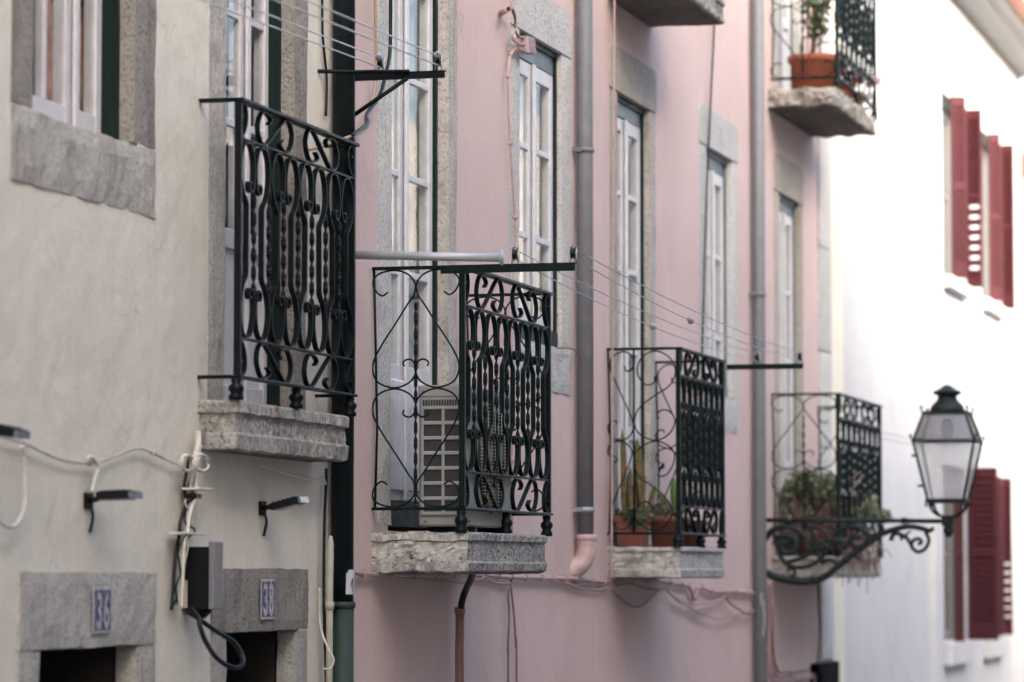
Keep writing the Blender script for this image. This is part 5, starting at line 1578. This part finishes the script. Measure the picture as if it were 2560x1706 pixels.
ZS = 3.036
pot('flower_pot', (0.098, 16.98, ZS), 0.062, 0.074, 0.155, 'square terracotta pot under the tall cacti', M['darkterra'], True)
pot('flower_pot', (0.215, 17.27, ZS), 0.082, 0.10, 0.15, 'round terracotta pot behind the corner post', M['darkterra'])
pot('flower_pot', (0.28, 17.55, ZS), 0.06, 0.075, 0.14, 'smaller terracotta pot furthest along the cactus balcony', M['darkterra'])
ca = thing('cactus', (0.10, 16.98, 3.18), 'group of tall ochre green cactus columns in the square pot', 'cactus')
for (x0, x1, h, r, y) in ((0.062, 0.050, 0.45, 0.014, 16.95), (0.147, 0.118, 0.405, 0.021, 16.98), (0.083, 0.088, 0.265, 0.013, 16.96), (0.11, 0.109, 0.225, 0.011, 17.0), (0.165, 0.203, 0.175, 0.012, 17.0), (0.072, 0.07, 0.17, 0.011, 16.99), (0.098, 0.097, 0.18, 0.009, 16.94), (0.125, 0.135, 0.3, 0.010, 17.03), (0.055, 0.04, 0.24, 0.009, 17.0), (0.14, 0.175, 0.22, 0.009, 16.93)):
    z0 = 3.175
    r *= 0.82
    mb = MB()
    v, f = [], []
    K, N_ = 14, 10
    for i in range(K + 1):
        t = i / K
        rr = r * (0.85 + 0.3 * math.sin(t * 2.6)) * (1 if t < 0.85 else max(0.05, (1 - t) / 0.15))
        cx = x0 + (x1 - x0) * t + 0.003 * math.sin(t * 6 + h * 50)
        for k in range(N_):
            a = 2 * math.pi * k / N_
            q = rr * (1.18 if k % 2 else 0.82)
            v.append((cx + q * math.cos(a), y + q * math.sin(a), z0 + h * t))
    for i in range(K):
        for k in range(N_):
            f.append((i * N_ + k, i * N_ + (k + 1) % N_, (i + 1) * N_ + (k + 1) % N_, (i + 1) * N_ + k))
    f.append(tuple(K * N_ + k for k in range(N_)))
    st_ = obj('stem', mb.add(v, f), M['cactus'], ca)
    sp_ = MB()
    for i in range(int(h / 0.016)):
        z = z0 + 0.01 + i * 0.016
        t = (z - z0) / h
        if t > 0.75:
            break
        cx = x0 + (x1 - x0) * t
        for sgn in (-1, 1):
            sp_.add([(cx + sgn * r, y, z - 0.002), (cx + sgn * r, y, z + 0.002), (cx + sgn * (r + 0.008), y - 0.002, z + 0.003)], [(0, 1, 2)])
    obj('spines', sp_, M['twig'], st_)
iv = MB()
leaf_quads(iv, (0.10, 16.95, 3.195), (0.11, 0.07, 0.035), 230, 0.028)
leaf_quads(iv, (0.04, 16.94, 3.14), (0.03, 0.03, 0.06), 50, 0.026)
leaf_quads(iv, (0.13, 16.90, 3.165), (0.06, 0.02, 0.045), 80, 0.026)
ivt = thing('ivy', (0.10, 16.95, 3.18), 'small leafed ivy spilling over the square pot', 'plant')
obj('foliage', iv, M['leaf_dark'], ivt)
sp2 = thing('succulent', (0.2, 17.2, 3.18), 'pale sprawling succulent on the round pot', 'plant')
lv = MB()
leaf_quads(lv, (0.20, 17.22, 3.225), (0.075, 0.08, 0.05), 170, 0.022, 0.6)
obj('foliage', lv, M['leaf_pale'], sp2)
tw = MB()
for _ in range(24):
    p = Vector((0.20 + random.uniform(-0.05, 0.05), 17.2 + random.uniform(-0.05, 0.05), 3.18))
    q = p + Vector((random.gauss(0, 0.05), random.gauss(0, 0.04), random.uniform(0.02, 0.1)))
    tw.tube([p, (p + q) / 2 + Vector((0.01, 0, 0.01)), q], 0.0015, 4)
obj('stem', tw, M['twig'], sp2)
ag = thing('agave', (0.26, 17.27, 3.19), 'green broad leaved plant by the corner post', 'plant')
for tip, w_, bend in (((0.245, 17.25, 3.405), 0.020, (-0.01, 0, 0.02)), ((0.165, 17.2, 3.345), 0.016, (-0.02, 0, 0.015)), ((0.285, 17.32, 3.40), 0.020, (0.01, 0, 0.02)), ((0.32, 17.45, 3.33), 0.016, (0.02, 0.02, 0.03)), ((0.23, 17.4, 3.36), 0.016, (0.0, 0.03, 0.03))):
    obj('leaf', blade((0.258, 17.27, 3.185), tip, w_, bend), M['agave'], ag)
# bushy plant on the far balcony
random.seed(21)
bu = thing('bushy_plant', (0.2, 21.7, 3.03), 'big bushy plant with pale green top and dry brown stems', 'plant')
tw = MB()
for _ in range(620):
    p = Vector((random.uniform(0.02, 0.40), random.uniform(21.35, 22.5), 3.05 + random.uniform(0, 0.1)))
    q = Vector((p.x + random.gauss(0, 0.05), p.y + random.gauss(0, 0.1), 3.08 + random.random() ** 0.7 * 0.36))
    mdl = (p + q) / 2 + Vector((random.gauss(0, 0.03), random.gauss(0, 0.03), random.gauss(0, 0.03)))
    tw.tube([p, mdl, q], 0.0028, 4, False)
for _ in range(160):
    p = Vector((0.36 + random.uniform(-0.05, 0.07), random.uniform(21.4, 22.7), 3.12 + random.gauss(0, 0.05)))
    q = p + Vector((random.gauss(0.04, 0.05), random.gauss(0, 0.08), -random.uniform(0.05, 0.24)))
    tw.tube([p, (p + q) / 2 + Vector((0.03, 0, 0.01)), q], 0.0025, 4, False)
obj('stem', tw, M['twig'], bu)
lv = MB()
for c, s_, n_ in (((0.16, 21.6, 3.47), (0.13, 0.2, 0.09), 700), ((0.09, 21.6, 3.41), (0.10, 0.2, 0.10), 420), ((0.26, 21.65, 3.45), (0.11, 0.2, 0.09), 600), ((0.2, 21.8, 3.36), (0.17, 0.35, 0.12), 380), ((0.18, 21.6, 3.28), (0.17, 0.2, 0.12), 130), ((0.06, 21.5, 3.36), (0.07, 0.1, 0.1), 160), ((0.33, 21.55, 3.40), (0.07, 0.15, 0.10), 220), ((0.38, 22.0, 3.3), (0.06, 0.4, 0.10), 260)):
    leaf_quads(lv, c, s_, n_, 0.031, 0.5)
obj('foliage', lv, M['leaf_pale'], bu)
bu2 = thing('trailing_plant', (0.45, 22.6, 3.03), 'small green plant poking through the far end of the railing', 'plant')
lv = MB()
leaf_quads(lv, (0.42, 22.45, 3.34), (0.05, 0.3, 0.10), 330, 0.03, 0.4)
leaf_quads(lv, (0.47, 22.75, 3.28), (0.07, 0.16, 0.05), 120, 0.028, 0.2)
obj('foliage', lv, M['leaf_pale'], bu2)
sk = thing('cane_stick', (0.36, 21.5, 3.2), 'two thin pale canes leaning against the far railing', 'cane')
obj('cane', MB().tube([(0.36, 21.5, 3.30), (0.455, 22.0, 3.53)], 0.004, 6), M['cable_tan'], sk)
obj('cane', MB().tube([(0.34, 21.5, 3.33), (0.435, 21.9, 3.54)], 0.003, 6), M['cable_tan'], sk)
for k, y in enumerate((21.55, 21.95, 22.4)):
    pot('flower_pot', (0.2, y, 3.012), 0.08, 0.11, 0.16, ('brown pot nearest the pipe under the bushy plant', 'brown pot in the middle under the bushy plant', 'brown pot at the far end under the bushy plant')[k], M['darkterra'])
# upper balcony
pot('flower_pot', (0.235, 21.62, 5.93), 0.15, 0.172, 0.235, 'large terracotta pot with saucer on the upper balcony', M['terracotta'], saucer=True)
ol = thing('oleander', (0.22, 21.62, 6.15), 'leafy oleander like shrub in the large upper pot', 'shrub')
tw = MB()
tips = []
for k in range(9):
    p = Vector((0.22 + random.uniform(-0.05, 0.05), 21.62 + random.uniform(-0.05, 0.05), 6.14))
    q = p + Vector((random.gauss(0.03, 0.13), random.gauss(0, 0.15), random.uniform(0.35, 0.85)))
    m1 = p.lerp(q, 0.5) + Vector((random.gauss(0, 0.02), random.gauss(0, 0.02), 0))
    sp = spline([p, m1, q], 6)
    tw.tube(sp, 0.005, 5)
    tips += sp[4:]
obj('stem', tw, M['twig'], ol)
lv = MB()
for p in tips:
    for _ in range(6):
        d = Vector((random.gauss(0, 1), random.gauss(0, 1), random.gauss(0.7, 0.7))).normalized()
        s_ = d.cross(Vector((random.gauss(0, 1), random.gauss(0, 1), random.gauss(0, 1)))).normalized()
        L = random.uniform(0.05, 0.09)
        lv.add([p, p + d * L * 0.5 + s_ * 0.009, p + d * L, p + d * L * 0.5 - s_ * 0.009], [(0, 1, 2), (0, 2, 3)])
obj('foliage', lv, M['leaf'], ol)
obj('leaf', blade((0.16, 21.5, 6.15), (0.165, 21.5, 6.26), 0.013, (0, 0, 0.01)), M['leaf_pale'], ol)
pot('flower_pot', (0.30, 22.15, 5.915), 0.075, 0.10, 0.15, 'small terracotta pot behind the large upper pot', M['terracotta'])
pot('flower_pot', (0.31, 22.5, 5.915), 0.075, 0.095, 0.13, 'yellow pot at the far end of the upper balcony', M['yellowpot'])
fl = thing('flowers', (0.36, 22.3, 6.05), 'mauve flowers hanging over the upper railing', 'flowers')
lv = MB()
leaf_quads(lv, (0.36, 22.2, 6.12), (0.06, 0.4, 0.04), 220, 0.03)
leaf_quads(lv, (0.45, 22.75, 6.16), (0.04, 0.08, 0.03), 30, 0.03)
obj('petals', lv, M['flower'], fl)
yl = thing('flowers', (0.36, 22.4, 6.2), 'scattered yellow blooms behind the upper railing', 'flowers')
for y, z in ((22.45, 6.42), (22.42, 6.32), (21.9, 6.2), (22.5, 6.5), (22.0, 6.22)):
    lv = MB()
    leaf_quads(lv, (0.34, y, z), (0.02, 0.02, 0.02), 14, 0.025)
    obj('petals', lv, M['yellow'], yl)
tw = MB()
for y, z in ((22.45, 6.42), (22.42, 6.32), (21.9, 6.2), (22.5, 6.5), (22.0, 6.22)):
    tw.tube([(0.31, y, 6.0), (0.34, y, z)], 0.003, 5)
obj('stem', tw, M['leaf'], yl)


# tiny joined pieces (leaves, wires, slots) that nobody would pick apart
for o in list(bpy.data.objects):
    if o.parent is not None and o.name.split('.')[0] in ('foliage', 'petals', 'fan_guard', 'vent_slots', 'spines', 'rib', 'fin', 'knob', 'hinge', 'soil'):
        o['kind'] = 'stuff'
